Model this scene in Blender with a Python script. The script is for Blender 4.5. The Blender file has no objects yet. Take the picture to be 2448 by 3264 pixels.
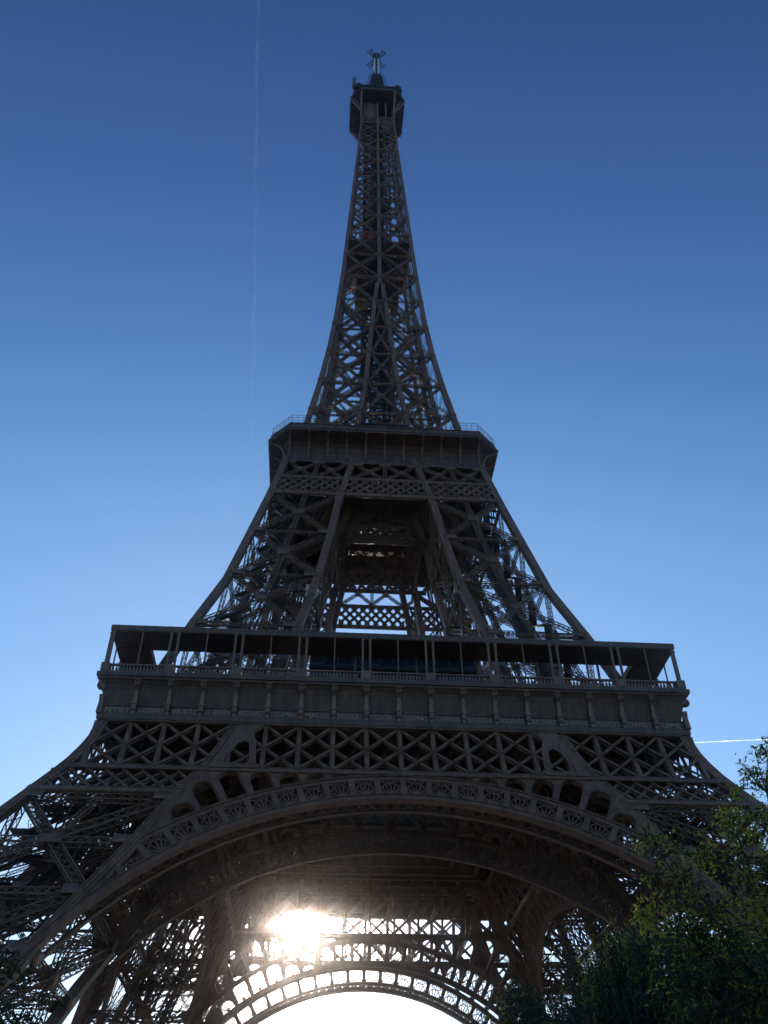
import bpy, math, random
import numpy as np
from mathutils import Vector, Matrix
random.seed(7); rng = np.random.default_rng(7)
R_ = math.radians
S = bpy.context.scene
C = S.collection

# ------------------------------------------------------------------ camera
CAM = (-8.96, -128.81, 1.6)
YAW, PITCH, ROLL = 0.0785, 0.71963, -0.00944
cd = bpy.data.cameras.new('camera'); cam = bpy.data.objects.new('camera', cd); C.objects.link(cam)
fw = Vector((math.sin(YAW)*math.cos(PITCH), math.cos(YAW)*math.cos(PITCH), math.sin(PITCH)))
rt = Vector((math.cos(YAW), -math.sin(YAW), 0)); up = rt.cross(fw)
r2 = rt*math.cos(ROLL)+up*math.sin(ROLL); u2 = -rt*math.sin(ROLL)+up*math.cos(ROLL)
m = Matrix((r2, u2, -fw)).transposed().to_4x4(); m.translation = CAM
cam.matrix_world = m
cd.sensor_fit = 'VERTICAL'; cd.sensor_height = 24.0; cd.lens = 2864.0/3264.0*24.0
cd.clip_start = 0.1; cd.clip_end = 120000
S.camera = cam

# ------------------------------------------------------------------ light
SUN = Vector((-0.01581912, 0.95969299, 0.28060492)).normalized()
w = bpy.data.worlds.new('World'); S.world = w; w.use_nodes = True
nt = w.node_tree; nt.nodes.clear()
out = nt.nodes.new('ShaderNodeOutputWorld'); bg = nt.nodes.new('ShaderNodeBackground')
sky = nt.nodes.new('ShaderNodeTexSky'); sky.sky_type = 'NISHITA'; sky.sun_disc = False
sky.sun_elevation = math.asin(SUN.z); sky.sun_rotation = math.atan2(SUN.x, SUN.y)
sky.altitude = 0; sky.air_density = 1.0; sky.dust_density = 0.15; sky.ozone_density = 3.0
# bright ring of scattered light round the sun (aureole), belongs to the sky
tc = nt.nodes.new('ShaderNodeTexCoord'); nrm = nt.nodes.new('ShaderNodeVectorMath'); nrm.operation = 'NORMALIZE'
dot = nt.nodes.new('ShaderNodeVectorMath'); dot.operation = 'DOT_PRODUCT'; dot.inputs[1].default_value = SUN
def mth(op, a, b=None, clamp=False):
    n = nt.nodes.new('ShaderNodeMath'); n.operation = op; n.use_clamp = clamp
    for i, v in enumerate((a, b)):
        if v is None: continue
        if isinstance(v, (int, float)): n.inputs[i].default_value = v
        else: nt.links.new(v, n.inputs[i])
    return n.outputs[0]
def smin(a, b):
    n = nt.nodes.new('ShaderNodeMath'); n.operation = 'SMOOTH_MIN'; nt.links.new(a, n.inputs[0]); n.inputs[1].default_value = b; n.inputs[2].default_value = 0.6; return n.outputs[0]
nt.links.new(tc.outputs['Generated'], nrm.inputs[0]); nt.links.new(nrm.outputs[0], dot.inputs[0])
cosv = mth('MAXIMUM', dot.outputs['Value'], 0.0)
a1 = mth('MULTIPLY', mth('POWER', cosv, 1800.0), 5500.0)
a2 = mth('MULTIPLY', mth('POWER', cosv, 220.0), 22.0)
a3 = mth('MULTIPLY', mth('POWER', cosv, 40.0), 0.4)
aur = mth('ADD', mth('ADD', a1, a2), a3)
comb = nt.nodes.new('ShaderNodeVectorMath'); comb.operation = 'SCALE'; comb.inputs[0].default_value = (1.0, 0.97, 0.9)
nt.links.new(aur, comb.inputs['Scale'])
# sky colour: deeper and more contrasty blue, as in the photograph
SKYC = ((1.33, 1.25, 1.70), (0.837, 1.27, 1.95), (0.672, 0.90, 2.05))
sep = nt.nodes.new('ShaderNodeSeparateColor'); cmb = nt.nodes.new('ShaderNodeCombineColor')
nt.links.new(sky.outputs[0], sep.inputs[0])
for i, (k, g, cap) in enumerate(SKYC): nt.links.new(mth('MULTIPLY', smin(mth('MULTIPLY', mth('POWER', sep.outputs[i], g), k), cap), sep.outputs[i]), cmb.inputs[i])
add = nt.nodes.new('ShaderNodeVectorMath'); add.operation = 'ADD'
nt.links.new(cmb.outputs[0], add.inputs[0]); nt.links.new(comb.outputs[0], add.inputs[1])
nt.links.new(add.outputs[0], bg.inputs[0]); bg.inputs[1].default_value = 0.107
nt.links.new(bg.outputs[0], out.inputs[0])
sl = bpy.data.lights.new('sunlight', 'SUN'); sl.energy = 5.0; sl.angle = R_(0.53); sl.color = (1.0, 0.93, 0.82)
so = bpy.data.objects.new('sunlight', sl); C.objects.link(so)
so.rotation_euler = SUN.to_track_quat('Z', 'Y').to_euler(); so.location = (0, 200, 400)
S.view_settings.view_transform = 'Standard'; S.view_settings.look = 'None'
S.view_settings.exposure = 0.0; S.view_settings.gamma = 1.0
try:
    S.cycles.max_bounces = 6; S.cycles.transparent_max_bounces = 24; S.cycles.diffuse_bounces = 3
    S.cycles.volume_bounces = 0
except Exception: pass

# ------------------------------------------------------------------ materials
def mat(name, col, rough=0.6, metal=0.0, spec=0.5, noise=0.12, nscale=0.6, bump=0.0, bscale=8.0, transl=None, emit=None):
    mt = bpy.data.materials.new(name); mt.use_nodes = True; n = mt.node_tree; b = n.nodes['Principled BSDF']
    b.inputs['Roughness'].default_value = rough; b.inputs['Metallic'].default_value = metal
    b.inputs['Specular IOR Level'].default_value = spec
    t = n.nodes.new('ShaderNodeTexCoord'); tx = n.nodes.new('ShaderNodeTexNoise')
    tx.inputs['Scale'].default_value = nscale; tx.inputs['Detail'].default_value = 6; tx.inputs['Roughness'].default_value = 0.65
    n.links.new(t.outputs['Object'], tx.inputs['Vector'])
    r = n.nodes.new('ShaderNodeValToRGB'); r.color_ramp.elements[0].position = 0.3; r.color_ramp.elements[1].position = 0.7
    r.color_ramp.elements[0].color = tuple(c*(1-noise) for c in col)+(1,)
    r.color_ramp.elements[1].color = tuple(min(1, c*(1+noise)) for c in col)+(1,)
    n.links.new(tx.outputs['Fac'], r.inputs['Fac']); n.links.new(r.outputs[0], b.inputs['Base Color'])
    if bump:
        t2 = n.nodes.new('ShaderNodeTexNoise'); t2.inputs['Scale'].default_value = bscale; n.links.new(t.outputs['Object'], t2.inputs['Vector'])
        bp = n.nodes.new('ShaderNodeBump'); bp.inputs['Strength'].default_value = bump; bp.inputs['Distance'].default_value = 0.05
        n.links.new(t2.outputs['Fac'], bp.inputs['Height']); n.links.new(bp.outputs[0], b.inputs['Normal'])
    if transl:
        tr = n.nodes.new('ShaderNodeBsdfTranslucent'); tr.inputs['Color'].default_value = transl+(1,)
        mx = n.nodes.new('ShaderNodeMixShader'); mx.inputs[0].default_value = 0.5
        o = n.nodes['Material Output']
        n.links.new(b.outputs[0], mx.inputs[1]); n.links.new(tr.outputs[0], mx.inputs[2]); n.links.new(mx.outputs[0], o.inputs[0])
    return mt
IRON = mat('iron_paint', (0.210, 0.109, 0.063), rough=0.48, noise=0.16, nscale=0.25, bump=0.15, bscale=3.0)
IRON_SHADED = mat('iron_paint_shaded', (0.122, 0.063, 0.037), rough=0.5, noise=0.22, nscale=0.5, bump=0.2, bscale=2.0)  # darker copy of the same iron paint, shade under the cornice put in
def streaks(mt_):
    n = mt_.node_tree; b = n.nodes['Principled BSDF']; src = b.inputs['Base Color'].links[0].from_socket
    t = n.nodes.new('ShaderNodeTexCoord'); mp = n.nodes.new('ShaderNodeMapping'); mp.inputs['Scale'].default_value = (1.6, 1.6, 0.16)
    nz = n.nodes.new('ShaderNodeTexNoise'); nz.inputs['Scale'].default_value = 1.0; nz.inputs['Detail'].default_value = 5
    mr = n.nodes.new('ShaderNodeMapRange'); mr.inputs[1].default_value = 0.35; mr.inputs[2].default_value = 0.65; mr.inputs[3].default_value = 0.68; mr.inputs[4].default_value = 1.18
    sc_ = n.nodes.new('ShaderNodeVectorMath'); sc_.operation = 'SCALE'
    n.links.new(t.outputs['Object'], mp.inputs[0]); n.links.new(mp.outputs[0], nz.inputs['Vector']); n.links.new(nz.outputs['Fac'], mr.inputs[0])
    n.links.new(src, sc_.inputs[0]); n.links.new(mr.outputs[0], sc_.inputs['Scale']); n.links.new(sc_.outputs[0], b.inputs['Base Color'])
streaks(IRON); streaks(IRON_SHADED)
GOLD = mat('letter_paint', (0.36, 0.25, 0.15), rough=0.4, noise=0.15, nscale=2.0)
DARKM = mat('dark_metal', (0.035, 0.031, 0.028), rough=0.5, noise=0.2, nscale=1.0)
PALE = mat('pale_metal', (0.72, 0.72, 0.70), rough=0.4, noise=0.15, nscale=2.0)
TAN = mat('tan_panel', (0.12, 0.10, 0.075), rough=0.6, noise=0.15, nscale=1.0)
RED = mat('red_paint', (0.25, 0.03, 0.025), rough=0.4, noise=0.1, nscale=1.0)
STONE = mat('masonry', (0.34, 0.31, 0.26), rough=0.9, noise=0.2, nscale=0.8, bump=0.5)
GROUND = mat('sandy_ground', (0.33, 0.26, 0.19), rough=0.95, noise=0.3, nscale=0.15, bump=0.3, bscale=4)
LAWN = mat('lawn', (0.05, 0.09, 0.025), rough=0.9, noise=0.4, nscale=0.3, bump=0.6, bscale=20)
BARK = mat('bark', (0.06, 0.048, 0.036), rough=0.9, noise=0.35, nscale=3.0, bump=0.8, bscale=20)
GLASS = mat('window_glass', (0.02, 0.024, 0.03), rough=0.06, spec=1.0, noise=0.05)
GLASS.node_tree.nodes['Principled BSDF'].inputs['Metallic'].default_value = 0.0

# ------------------------------------------------------------------ mesh helpers
CUBE = np.array([[-1,-1,0],[1,-1,0],[1,1,0],[-1,1,0],[-1,-1,1],[1,-1,1],[1,1,1],[-1,1,1]], float)
QF = np.array([[0,3,2,1],[4,5,6,7],[0,1,5,4],[1,2,6,5],[2,3,7,6],[3,0,4,7]])
def mesh_from(verts, faces, name='part'):
    """verts (N,3) array, faces list of index lists or (M,k) array"""
    me = bpy.data.meshes.new(name)
    verts = np.asarray(verts, dtype=np.float32)
    if isinstance(faces, np.ndarray):
        k = faces.shape[1]; nf = len(faces)
        me.vertices.add(len(verts)); me.vertices.foreach_set('co', verts.ravel())
        me.loops.add(nf*k); me.loops.foreach_set('vertex_index', faces.ravel().astype(np.int32))
        me.polygons.add(nf); me.polygons.foreach_set('loop_start', np.arange(0, nf*k, k, dtype=np.int32))
        me.update(calc_edges=True); me.validate()
    else:
        me.from_pydata([tuple(v) for v in verts], [], faces); me.update()
    return me
class MB:
    """collects boxes along segments, general quads and polygons into one mesh"""
    def __init__(s): s.b = []; s.v = []; s.f = []; s.nv = 0
    def bar(s, p0, p1, w, d, n=(0, -1, 0)): s.b.append((*p0, *p1, w, d, *n))
    def box(s, x0, x1, y0, y1, z0, z1):
        s.bar(((x0+x1)/2, (y0+y1)/2, z0), ((x0+x1)/2, (y0+y1)/2, z1), abs(x1-x0), abs(y1-y0), (0, -1, 0))
    def raw(s, vs, fs):
        s.v.extend(vs); s.f.extend([[i+s.nv for i in f] for f in fs]); s.nv += len(vs)
    def poly(s, pts): s.raw(pts, [list(range(len(pts)))])
    def sweep(s, pts, hx, hy, cap=True):
        """square section (horizontal) swept along a mostly vertical line of points; hx, hy half sizes (number or list)"""
        n = len(pts); vs = []; fs = []
        for i, p in enumerate(pts):
            a = hx[i] if isinstance(hx, (list, tuple)) else hx; b = hy[i] if isinstance(hy, (list, tuple)) else hy
            for sx, sy in ((-1,-1),(1,-1),(1,1),(-1,1)): vs.append((p[0]+sx*a, p[1]+sy*b, p[2]))
        for i in range(n-1):
            for k in range(4):
                l = (k+1) % 4; fs.append([4*i+k, 4*i+l, 4*i+4+l, 4*i+4+k])
        if cap: fs.append([3,2,1,0]); fs.append([4*n-4, 4*n-3, 4*n-2, 4*n-1])
        s.raw(vs, fs)
    def tube(s, pts, rad, k=8):
        n = len(pts); vs = []; fs = []
        for i, p in enumerate(pts):
            p = Vector(p); a = Vector(pts[max(0, i-1)]); b = Vector(pts[min(n-1, i+1)])
            t = (b-a).normalized(); ref = Vector((0, 0, 1)) if abs(t.z) < 0.9 else Vector((1, 0, 0))
            u = t.cross(ref).normalized(); v = t.cross(u)
            r = rad[i] if isinstance(rad, (list, tuple)) else rad
            for j in range(k):
                an = 2*math.pi*j/k; vs.append(tuple(p+(u*math.cos(an)+v*math.sin(an))*r))
        for i in range(n-1):
            for j in range(k):
                l = (j+1) % k; fs.append([k*i+j, k*i+l, k*i+k+l, k*i+k+j])
        fs.append(list(range(k))[::-1]); fs.append([k*(n-1)+j for j in range(k)])
        s.raw(vs, fs)
    def ring(s, prof):
        """closed profile of (r, c, z) swept round a square of half side r with corner cut c"""
        def corners(r, c):
            if all(q[1] == 0 for q in prof): return [(-r,-r),(r,-r),(r,r),(-r,r)]
            c = max(c, 0.02); a = r-c
            return [(-a,-r),(a,-r),(r,-a),(r,a),(a,r),(-a,r),(-r,a),(-r,-a)]
        K = None; vs = []
        for r, c, z in prof:
            cs = corners(r, c); K = len(cs); vs += [(x, y, z) for x, y in cs]
        n = len(prof); fs = []
        for i in range(n):
            j = (i+1) % n
            for k in range(K):
                l = (k+1) % K; fs.append([K*i+k, K*i+l, K*j+l, K*j+k])
        s.raw(vs, fs)
    def build(s, name, material, parent=None, smooth=False):
        V = []; F4 = None
        if s.b:
            A = np.array(s.b, float); p0 = A[:, 0:3]; p1 = A[:, 3:6]; wd = A[:, 6:7]; dp = A[:, 7:8]; n = A[:, 8:11]
            ax = p1-p0; L = np.linalg.norm(ax, axis=1, keepdims=True); L[L == 0] = 1e-6; ax = ax/L
            ac = np.cross(n, ax); la = np.linalg.norm(ac, axis=1, keepdims=True)
            bad = la[:, 0] < 1e-4
            if bad.any(): ac[bad] = np.cross(np.array([1.0, 0, 0]), ax[bad]); la = np.linalg.norm(ac, axis=1, keepdims=True)
            ac = ac/la; dn = np.cross(ax, ac)
            V = (p0[:, None]+CUBE[None, :, 2:3]*(p1-p0)[:, None]+CUBE[None, :, 0:1]*(ac*wd/2)[:, None]+CUBE[None, :, 1:2]*(dn*dp/2)[:, None]).reshape(-1, 3)
            F4 = (QF[None]+8*np.arange(len(A))[:, None, None]).reshape(-1, 4)
        if s.v:
            off = len(V) if len(V) else 0
            allv = np.array(s.v, float) if not len(V) else np.vstack([V, np.array(s.v, float)])
            fl = ([list(map(int, f)) for f in F4] if F4 is not None else [])+[[i+off for i in f] for f in s.f]
            me = mesh_from(allv, fl, name)
        else: me = mesh_from(V, F4, name)
        me.materials.append(material)
        if smooth: me.polygons.foreach_set('use_smooth', [True]*len(me.polygons))
        o = bpy.data.objects.new(name, me); C.objects.link(o)
        if parent: o.parent = parent
        return o
def empty(name, loc=(0, 0, 0), parent=None):
    o = bpy.data.objects.new(name, None); o.empty_display_size = 1; C.objects.link(o); o.location = loc
    if parent: o.parent = parent
    return o
def tag(o, label=None, cat=None, group=None, kind=None):
    if label: o['label'] = label
    if cat: o['category'] = cat
    if group: o['group'] = group
    if kind: o['kind'] = kind
    return o
def quarter_copies(o, n=4):
    """copies of a part (and its sub-parts) turned by quarter turns about the tower's axis"""
    res = [o]
    for k in range(1, n):
        c = o.copy(); C.objects.link(c); c.parent = o.parent
        c.matrix_local = Matrix.Rotation(k*math.pi/2, 4, 'Z') @ o.matrix_local
        for ch in list(o.children):
            d = ch.copy(); C.objects.link(d); d.parent = c
        res.append(c)
    return res
def curve_plate(splines, depth):
    """triangulate 2-D outline(s) with holes; returns verts (x,y,z) with z = -depth/2..depth/2 and faces"""
    cu = bpy.data.curves.new('tmp', 'CURVE'); cu.dimensions = '2D'; cu.fill_mode = 'BOTH'; cu.extrude = depth/2
    for sp in splines:
        q = cu.splines.new('POLY'); q.points.add(len(sp)-1)
        for i, (x, y) in enumerate(sp): q.points[i].co = (x, y, 0, 1)
        q.use_cyclic_u = True
    ob = bpy.data.objects.new('tmp', cu); C.objects.link(ob)
    dg = bpy.context.evaluated_depsgraph_get(); me = ob.evaluated_get(dg).to_mesh()
    vs = [tuple(v.co) for v in me.vertices]; fs = [list(p.vertices) for p in me.polygons]
    ob.evaluated_get(dg).to_mesh_clear(); bpy.data.objects.remove(ob); bpy.data.curves.remove(cu)
    return vs, fs

# ------------------------------------------------------------------ tower profile
def interp(z, T): return float(np.interp(z, [a for a, b in T], [b for a, b in T]))
WT = [(0,62.3),(38.5,40.35),(44,37.2),(45.7,36.3),(47.5,35.5),(49,34.95),(51,34.45),(52.2,34.2)]       # outer face, below first floor
GT = [(0,40.2),(5,38.8),(24.4,30.7),(29.2,28.4),(34.7,25.7),(41.2,22.9),(46.4,20.1),(52.2,17.8)]       # inner face
WU = [(52,32.6),(57.6,30.9),(69.6,27.4),(80,24.05),(91.3,21.6),(100.2,19.7),(110,17.7),(116,16.2),(123,14.65),(137.5,12.6),(148.6,11.3),(161.8,10.1),(181,8.9),(203,7.85),(225.5,6.8),(246,5.85),(263,5.2),(276,4.95)]
GU = [(52,17.0),(57.6,14.9),(69.4,12.3),(81.2,9.9),(91.3,8.3),(100,7.25),(109.2,5.25),(116,4.6),(123,4.35),(138.6,2.75),(159.6,1.4),(178.5,0.0)]
Wl = lambda z: interp(z, WT); Gl = lambda z: interp(z, GT)
Wu = lambda z: interp(z, WU); Gu = lambda z: interp(z, GU)

tower = empty('lattice_tower'); tag(tower, 'tall brown wrought iron lattice tower rising over a great arch', 'tower')

def V3(*a): return np.array(a, float)
def lattice(B, p0, p1, n, w=1.0, d=0.6, fl=0.16, t=0.07, cell=None, back=True):
    """box lattice girder: four corner angles, crossed lacing on two faces, single lacing on the sides"""
    p0 = np.array(p0, float); p1 = np.array(p1, float); n = np.array(n, float); n /= np.linalg.norm(n)
    ax = p1-p0; L = np.linalg.norm(ax); ax /= L
    ac = np.cross(n, ax); ac /= np.linalg.norm(ac); dn = np.cross(ax, ac)
    for a in (-1, 1):
        for b in ((-1, 1) if back else (1,)):
            o = ac*a*(w/2-fl/2)+dn*b*(d/2-fl/4)
            B.bar(p0+o, p1+o, fl, fl*0.6, dn)
    k = max(1, int(round(L/(cell or w))))
    for i in range(k):
        a0 = p0+ax*L*i/k; a1 = p0+ax*L*(i+1)/k; ww = ac*(w/2-fl)
        for b in ((-1, 1) if back else (1,)):
            e = dn*b*(d/2-fl*0.35)
            B.bar(a0-ww+e, a1+ww+e, t, t*0.5, dn); B.bar(a0+ww+e*1.02, a1-ww+e*1.02, t, t*0.5, dn)
        if back:
            dd = dn*(d/2-fl/2)
            if i % 2: dd = -dd
            for a in (-1, 1):
                e = ac*a*(w/2-fl/3); B.bar(a0-dd+e, a1+dd+e, t, t*0.5, ac)
def facen(P, Q, z0, z1):
    a = np.array(P(z0)); b = np.array(Q(z0)); c = np.array(P(z1)); n = np.cross(b-a, c-a); return n/np.linalg.norm(n)
def outward(n, ref):
    return n if np.dot(n, ref) > 0 else -n

# ---- lower legs (ground to first floor): front-left leg, then turned
def lower_leg():
    leg = empty('leg', parent=tower)
    zs = [4.5, 12, 18, 24.4, 29.2, 34.7, 38.5, 41.2, 44, 45.7, 47.5, 49, 51, 52.2]
    h = 0.62
    cor = {'A': lambda z: (-Wl(z)+h, -Wl(z)+h, z), 'B': lambda z: (-Gl(z)-h, -Wl(z)+h, z),
           'C': lambda z: (-Wl(z)+h, -Gl(z)-h, z), 'D': lambda z: (-Gl(z)-h, -Gl(z)-h, z)}
    for k, f in cor.items():
        c = MB(); c.sweep([f(z) for z in zs], h, h)
        if k in 'AB':   # the raised flange strips that run along the chords
            g = MB()
            for off in (-0.5, 0.0, 0.5):
                c.sweep([(f(z)[0]+off, f(z)[1]-h-0.05, z) for z in zs], 0.07, 0.06)
        c.build('chord', IRON, leg)
    b = MB(); nodes = [40.3, 28.7, 17.3, 5.5]
    faces = [('A', 'B', (0,-1,0)), ('A', 'C', (-1,0,0)), ('B', 'D', (1,0,0)), ('C', 'D', (0,1,0))]
    for P, Q, ref in faces:
        P = cor[P]; Q = cor[Q]
        for i in range(len(nodes)-1):
            zt, zb = nodes[i], nodes[i+1]; zm = (zt+zb)/2
            n = outward(facen(P, Q, zb, zt), ref)
            lattice(b, P(zt), Q(zb), n, 1.2, 0.8, 0.15, 0.075, 1.05); lattice(b, Q(zt), P(zb), n, 1.2, 0.75, 0.15, 0.075, 1.05)
            lattice(b, P(zt), Q(zt), n, 0.95, 0.65, 0.13, 0.065, 0.9); lattice(b, P(zm), Q(zm), n, 0.95, 0.65, 0.13, 0.065, 0.9)
            # gusset plates at crossings and chord nodes
            mid = (np.array(P(zm))+np.array(Q(zm)))/2; ax = (np.array(Q(zm))-np.array(P(zm))); ax /= np.linalg.norm(ax)
            for s in (0.47, -0.47): b.bar(mid-ax*1.1+n*s, mid+ax*1.1+n*s, 1.3, 0.05, n)
            for zz in (zt, zm):
                for E, sg in ((P, 1), (Q, -1)):
                    e = np.array(E(zz)); b.bar(e+n*0.6, e+n*0.6+ax*sg*1.9, 1.15, 0.06, n)
            # secondary bracing from mid points
            up_ = np.array(P(zt))*0.5+np.array(Q(zt))*0.5
            lattice(b, up_, mid, n, 0.7, 0.5, 0.12, 0.06, 0.8)
    for zt in nodes[:-1]+[34.5, 23.0]:     # horizontal diaphragms inside the leg
        lattice(b, cor['A'](zt), cor['D'](zt), (0,0,1), 0.8, 0.6, 0.14, 0.07, 1.0)
        lattice(b, cor['B'](zt), cor['C'](zt), (0,0,1), 0.8, 0.6, 0.14, 0.07, 1.0)
    for za, zb in ((5.5, 11), (11, 17.3), (17.3, 23), (23, 28.7), (28.7, 34.5), (34.5, 40.3), (40.3, 45), (45, 51)):
        for f_ in (0.33, 0.67):
            for sw in (0, 1):
                def Q_(z, u, v): a = [-(Gl(z)+0.6+(Wl(z)-Gl(z)-1.2)*u), -(Gl(z)+0.6+(Wl(z)-Gl(z)-1.2)*v)]; return (a[sw], a[1-sw], z)
                n = (0, 1, 0) if sw == 0 else (1, 0, 0)
                for u0, u1 in ((0.0, 0.5), (0.5, 1.0)):
                    lattice(b, Q_(za, u0, f_), Q_(zb, u1, f_), n, 0.4, 0.3, 0.09, 0.05, 0.7, back=False); lattice(b, Q_(za, u1, f_), Q_(zb, u0, f_), n, 0.4, 0.3, 0.09, 0.05, 0.7, back=False)
                b.bar(Q_(zb, 0, f_), Q_(zb, 1, f_), 0.3, 0.12, n)
    b.build('bracing', IRON, leg)
    # sloping lift rails, stairs and landings inside the leg
    r = MB(); mid = lambda z, u, v: (-(Gl(z)+(Wl(z)-Gl(z))*u), -(Gl(z)+(Wl(z)-Gl(z))*v), z)
    for u, v in ((0.35, 0.4), (0.5, 0.55), (0.42, 0.7), (0.62, 0.4)):
        P0, P1 = mid(5, u, v), mid(51, u, v); lattice(r, P0, P1, (1,0,0), 0.9, 0.9, 0.22, 0.09, 1.3)
    for i, z in enumerate(np.arange(12, 51, 3.2)):
        u = 0.68 if i % 2 else 0.85; a = mid(z, u, 0.72); c = mid(z+3.2, 1.53-u, 0.72)
        r.bar(a, c, 1.1, 0.25, (0,0,1)); e = mid(z, 0.76, 0.72); r.bar((e[0]-3, e[1], e[2]), (e[0]+3, e[1], e[2]), 1.6, 0.15, (0,0,1))
        for q in (-0.5, 0.5):
            r.bar((a[0], a[1]+q, a[2]+1), (c[0], c[1]+q, c[2]+1), 0.06, 0.06)
    r.build('lift_rails', DARKM, leg)
    return leg
# ---- belt truss, spandrel and arch (front, then turned), on the outer and on the inner face of the legs
ZC, RI, RO = 3.9, 37.0, 40.3
def arch_face(parent, YF, full):
    """YF(z) gives the depth (positive) of the face; full: outer face with the bits over the legs too"""
    root = empty('arch_face', parent=parent)
    P = lambda x, z, o=0.0: (x, -YF(z)+o, z)
    def nrm(z): e = 0.05; dy = -(YF(z+e)-YF(z-e))/(2*e); n = np.array((0, -1, dy)); return n/np.linalg.norm(n)
    # belt truss
    t = MB(); z0, z1 = 45.0, 51.3; dw = 0.32 if full else 0.26; zm = (z0+z1)/2; sp = 3.825; lim = 9 if full else 6
    hw = lambda z: (Wl(z)-1.0) if full else Gl(z)+1
    for za, zb in ((44.3, 45.05), (51.2, 51.6)):
        zz = (za+zb)/2; t.bar(P(-hw(zz)-0.6*full, zz, 0.25), P(hw(zz)+0.6*full, zz, 0.25), zb-za, 0.5, nrm(zz))
        t.bar(P(-hw(zz), za+0.08, -0.12), P(hw(zz), za+0.08, -0.12), 0.16, 0.24, nrm(zz))
    def seg(xa, za, xb, zb, wd, off, th=0.1):
        zz = [za+(zb-za)*i/2 for i in range(3)]; xx = [xa+(xb-xa)*i/2 for i in range(3)]
        for i in range(2): t.bar(P(xx[i], zz[i], off), P(xx[i+1], zz[i+1], off), wd, th, nrm((za+zb)/2))
    for k in range(-lim, lim):
        xa, xb = k*sp, (k+1)*sp
        for (a, b) in ((z0, zm), (zm, z1)):
            seg(xa, a, xb, b, dw, 0.02); seg(xa, b, xb, a, dw, 0.14)
            if full: seg(xa, a, xb, b, 0.2, 0.75); seg(xa, b, xb, a, 0.2, 0.85)
    for k in range(-lim, lim+1):
        seg(k*sp, z0, k*sp, z1, 0.54 if full else 0.36, 0.07, 0.16); full and seg(k*sp, z0, k*sp, z1, 0.4, 0.8, 0.12)
    if full:      # close lattice strip under the belt, over each leg
        for s in (-1, 1):
            t.bar(P(s*(Gl(41.2)+0.2), 41.2, 0.1), P(s*(Wl(41.2)-0.2), 41.2, 0.1), 0.62, 0.5, nrm(41.2))
            for j in range(-1, 9):
                for dx in (3.1, -3.1):
                    xa = s*(Gl(42.8)+0.9+1.9*j); xb = xa+dx; ga = Gl(41.5); 
                    za, zb = 41.5, 44.3
                    # clip to the leg
                    lo, hi = Gl(42.9)+0.3, Wl(42.9)-0.5
                    f0, f1 = 0.0, 1.0; xs, xe = abs(xa), abs(xb)
                    if max(xs, xe) < lo or min(xs, xe) > hi: continue
                    def cl(f): return xs+(xe-xs)*f
                    ff = [f for f in np.linspace(0, 1, 21) if lo <= cl(f) <= hi]
                    if len(ff) < 3: continue
                    f0, f1 = ff[0], ff[-1]
                    t.bar(P(s*cl(f0), za+(zb-za)*f0, 0.02+(0.12 if dx > 0 else 0)), P(s*cl(f1), za+(zb-za)*f1, 0.02+(0.12 if dx > 0 else 0)), 0.3, 0.1, nrm(42.9))
                    t.bar(P(s*cl(f0), za+(zb-za)*f0, 0.72+(0.12 if dx > 0 else 0)), P(s*cl(f1), za+(zb-za)*f1, 0.72+(0.12 if dx > 0 else 0)), 0.3, 0.1, nrm(42.9))
    t.build('belt_truss', IRON, root)
    # arch polar helper
    pol = lambda th, r: (r*math.sin(th), ZC+r*math.cos(th))
    gx = lambda z: Gl(z)+0.15
    def rout(th):
        r = RO
        while r > RI+0.05:
            x, z = pol(th, r)
            if abs(x) <= gx(z): break
            r -= 0.05
        return r
    # spandrel plate with round headed openings
    pts = []; TH = 0.0
    ths = np.linspace(-R_(42), R_(42), 121); arc = [pol(t_, RO-0.25) for t_ in ths]
    arc = [(x, z) for x, z in arc if abs(x) <= gx(z)]
    xa, za = arc[0]
    left = [(-gx(z)-0.05, z) for z in np.linspace(za, 44.6, 10)][1:]
    outl = arc[::-1]+left+[(gx(z)+0.05, z) for z in np.linspace(44.6, za, 10)][:-1]
    holes = []
    for s in (-1, 1):
        for c in (9.4, 13.2, 17.2, 21.2, 25.2, 29.2, 33.2, 37.2):
            c = R_(c); hwid = 1.17; pt = []
            # opening axis along the radius at angle c
            rb = RO+0.08; er = (math.sin(c), math.cos(c)); et = (math.cos(c), -math.sin(c))
            # top radius limit
            rt_ = rb
            while rt_ < 50:
                ok = True
                for q in (-hwid, hwid):
                    x = er[0]*(rt_-0.5)+et[0]*q; z = ZC+er[1]*(rt_-0.5)+et[1]*q
                    if x > Gl(z)-0.35: ok = False
                x = er[0]*rt_; z = ZC+er[1]*rt_
                if z > 44.28 or x > Gl(z)-0.35: ok = False
                if not ok: break
                rt_ += 0.05
            if rt_-rb < 0.35: continue
            H = rt_-rb; rr = min(hwid, H*0.95)
            for i in range(13):
                a = math.pi*i/12; pt.append((math.cos(a)*hwid, rb+H-rr+rr*math.sin(a)))
            pt += [(-hwid, rb+0.15), (-hwid+0.2, rb), (hwid-0.2, rb), (hwid, rb+0.15)]
            holes.append([(s*(er[0]*b+et[0]*a), ZC+er[1]*b+et[1]*a) for a, b in pt])
    # triangular opening beside the chord, inside the belt
    plate, fs = curve_plate([outl]+holes, 0.22)
    s_ = MB(); s_.raw([P(x, y, 0.1-z_) for x, y, z_ in plate], fs)
    # rims of the openings
    for h_ in holes:
        for i in range(len(h_)):
            a, b = h_[i], h_[(i+1) % len(h_)]
            s_.bar(P(a[0], a[1], 0.3), P(b[0], b[1], 0.3), 0.1, 0.7, nrm(a[1]))
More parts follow.
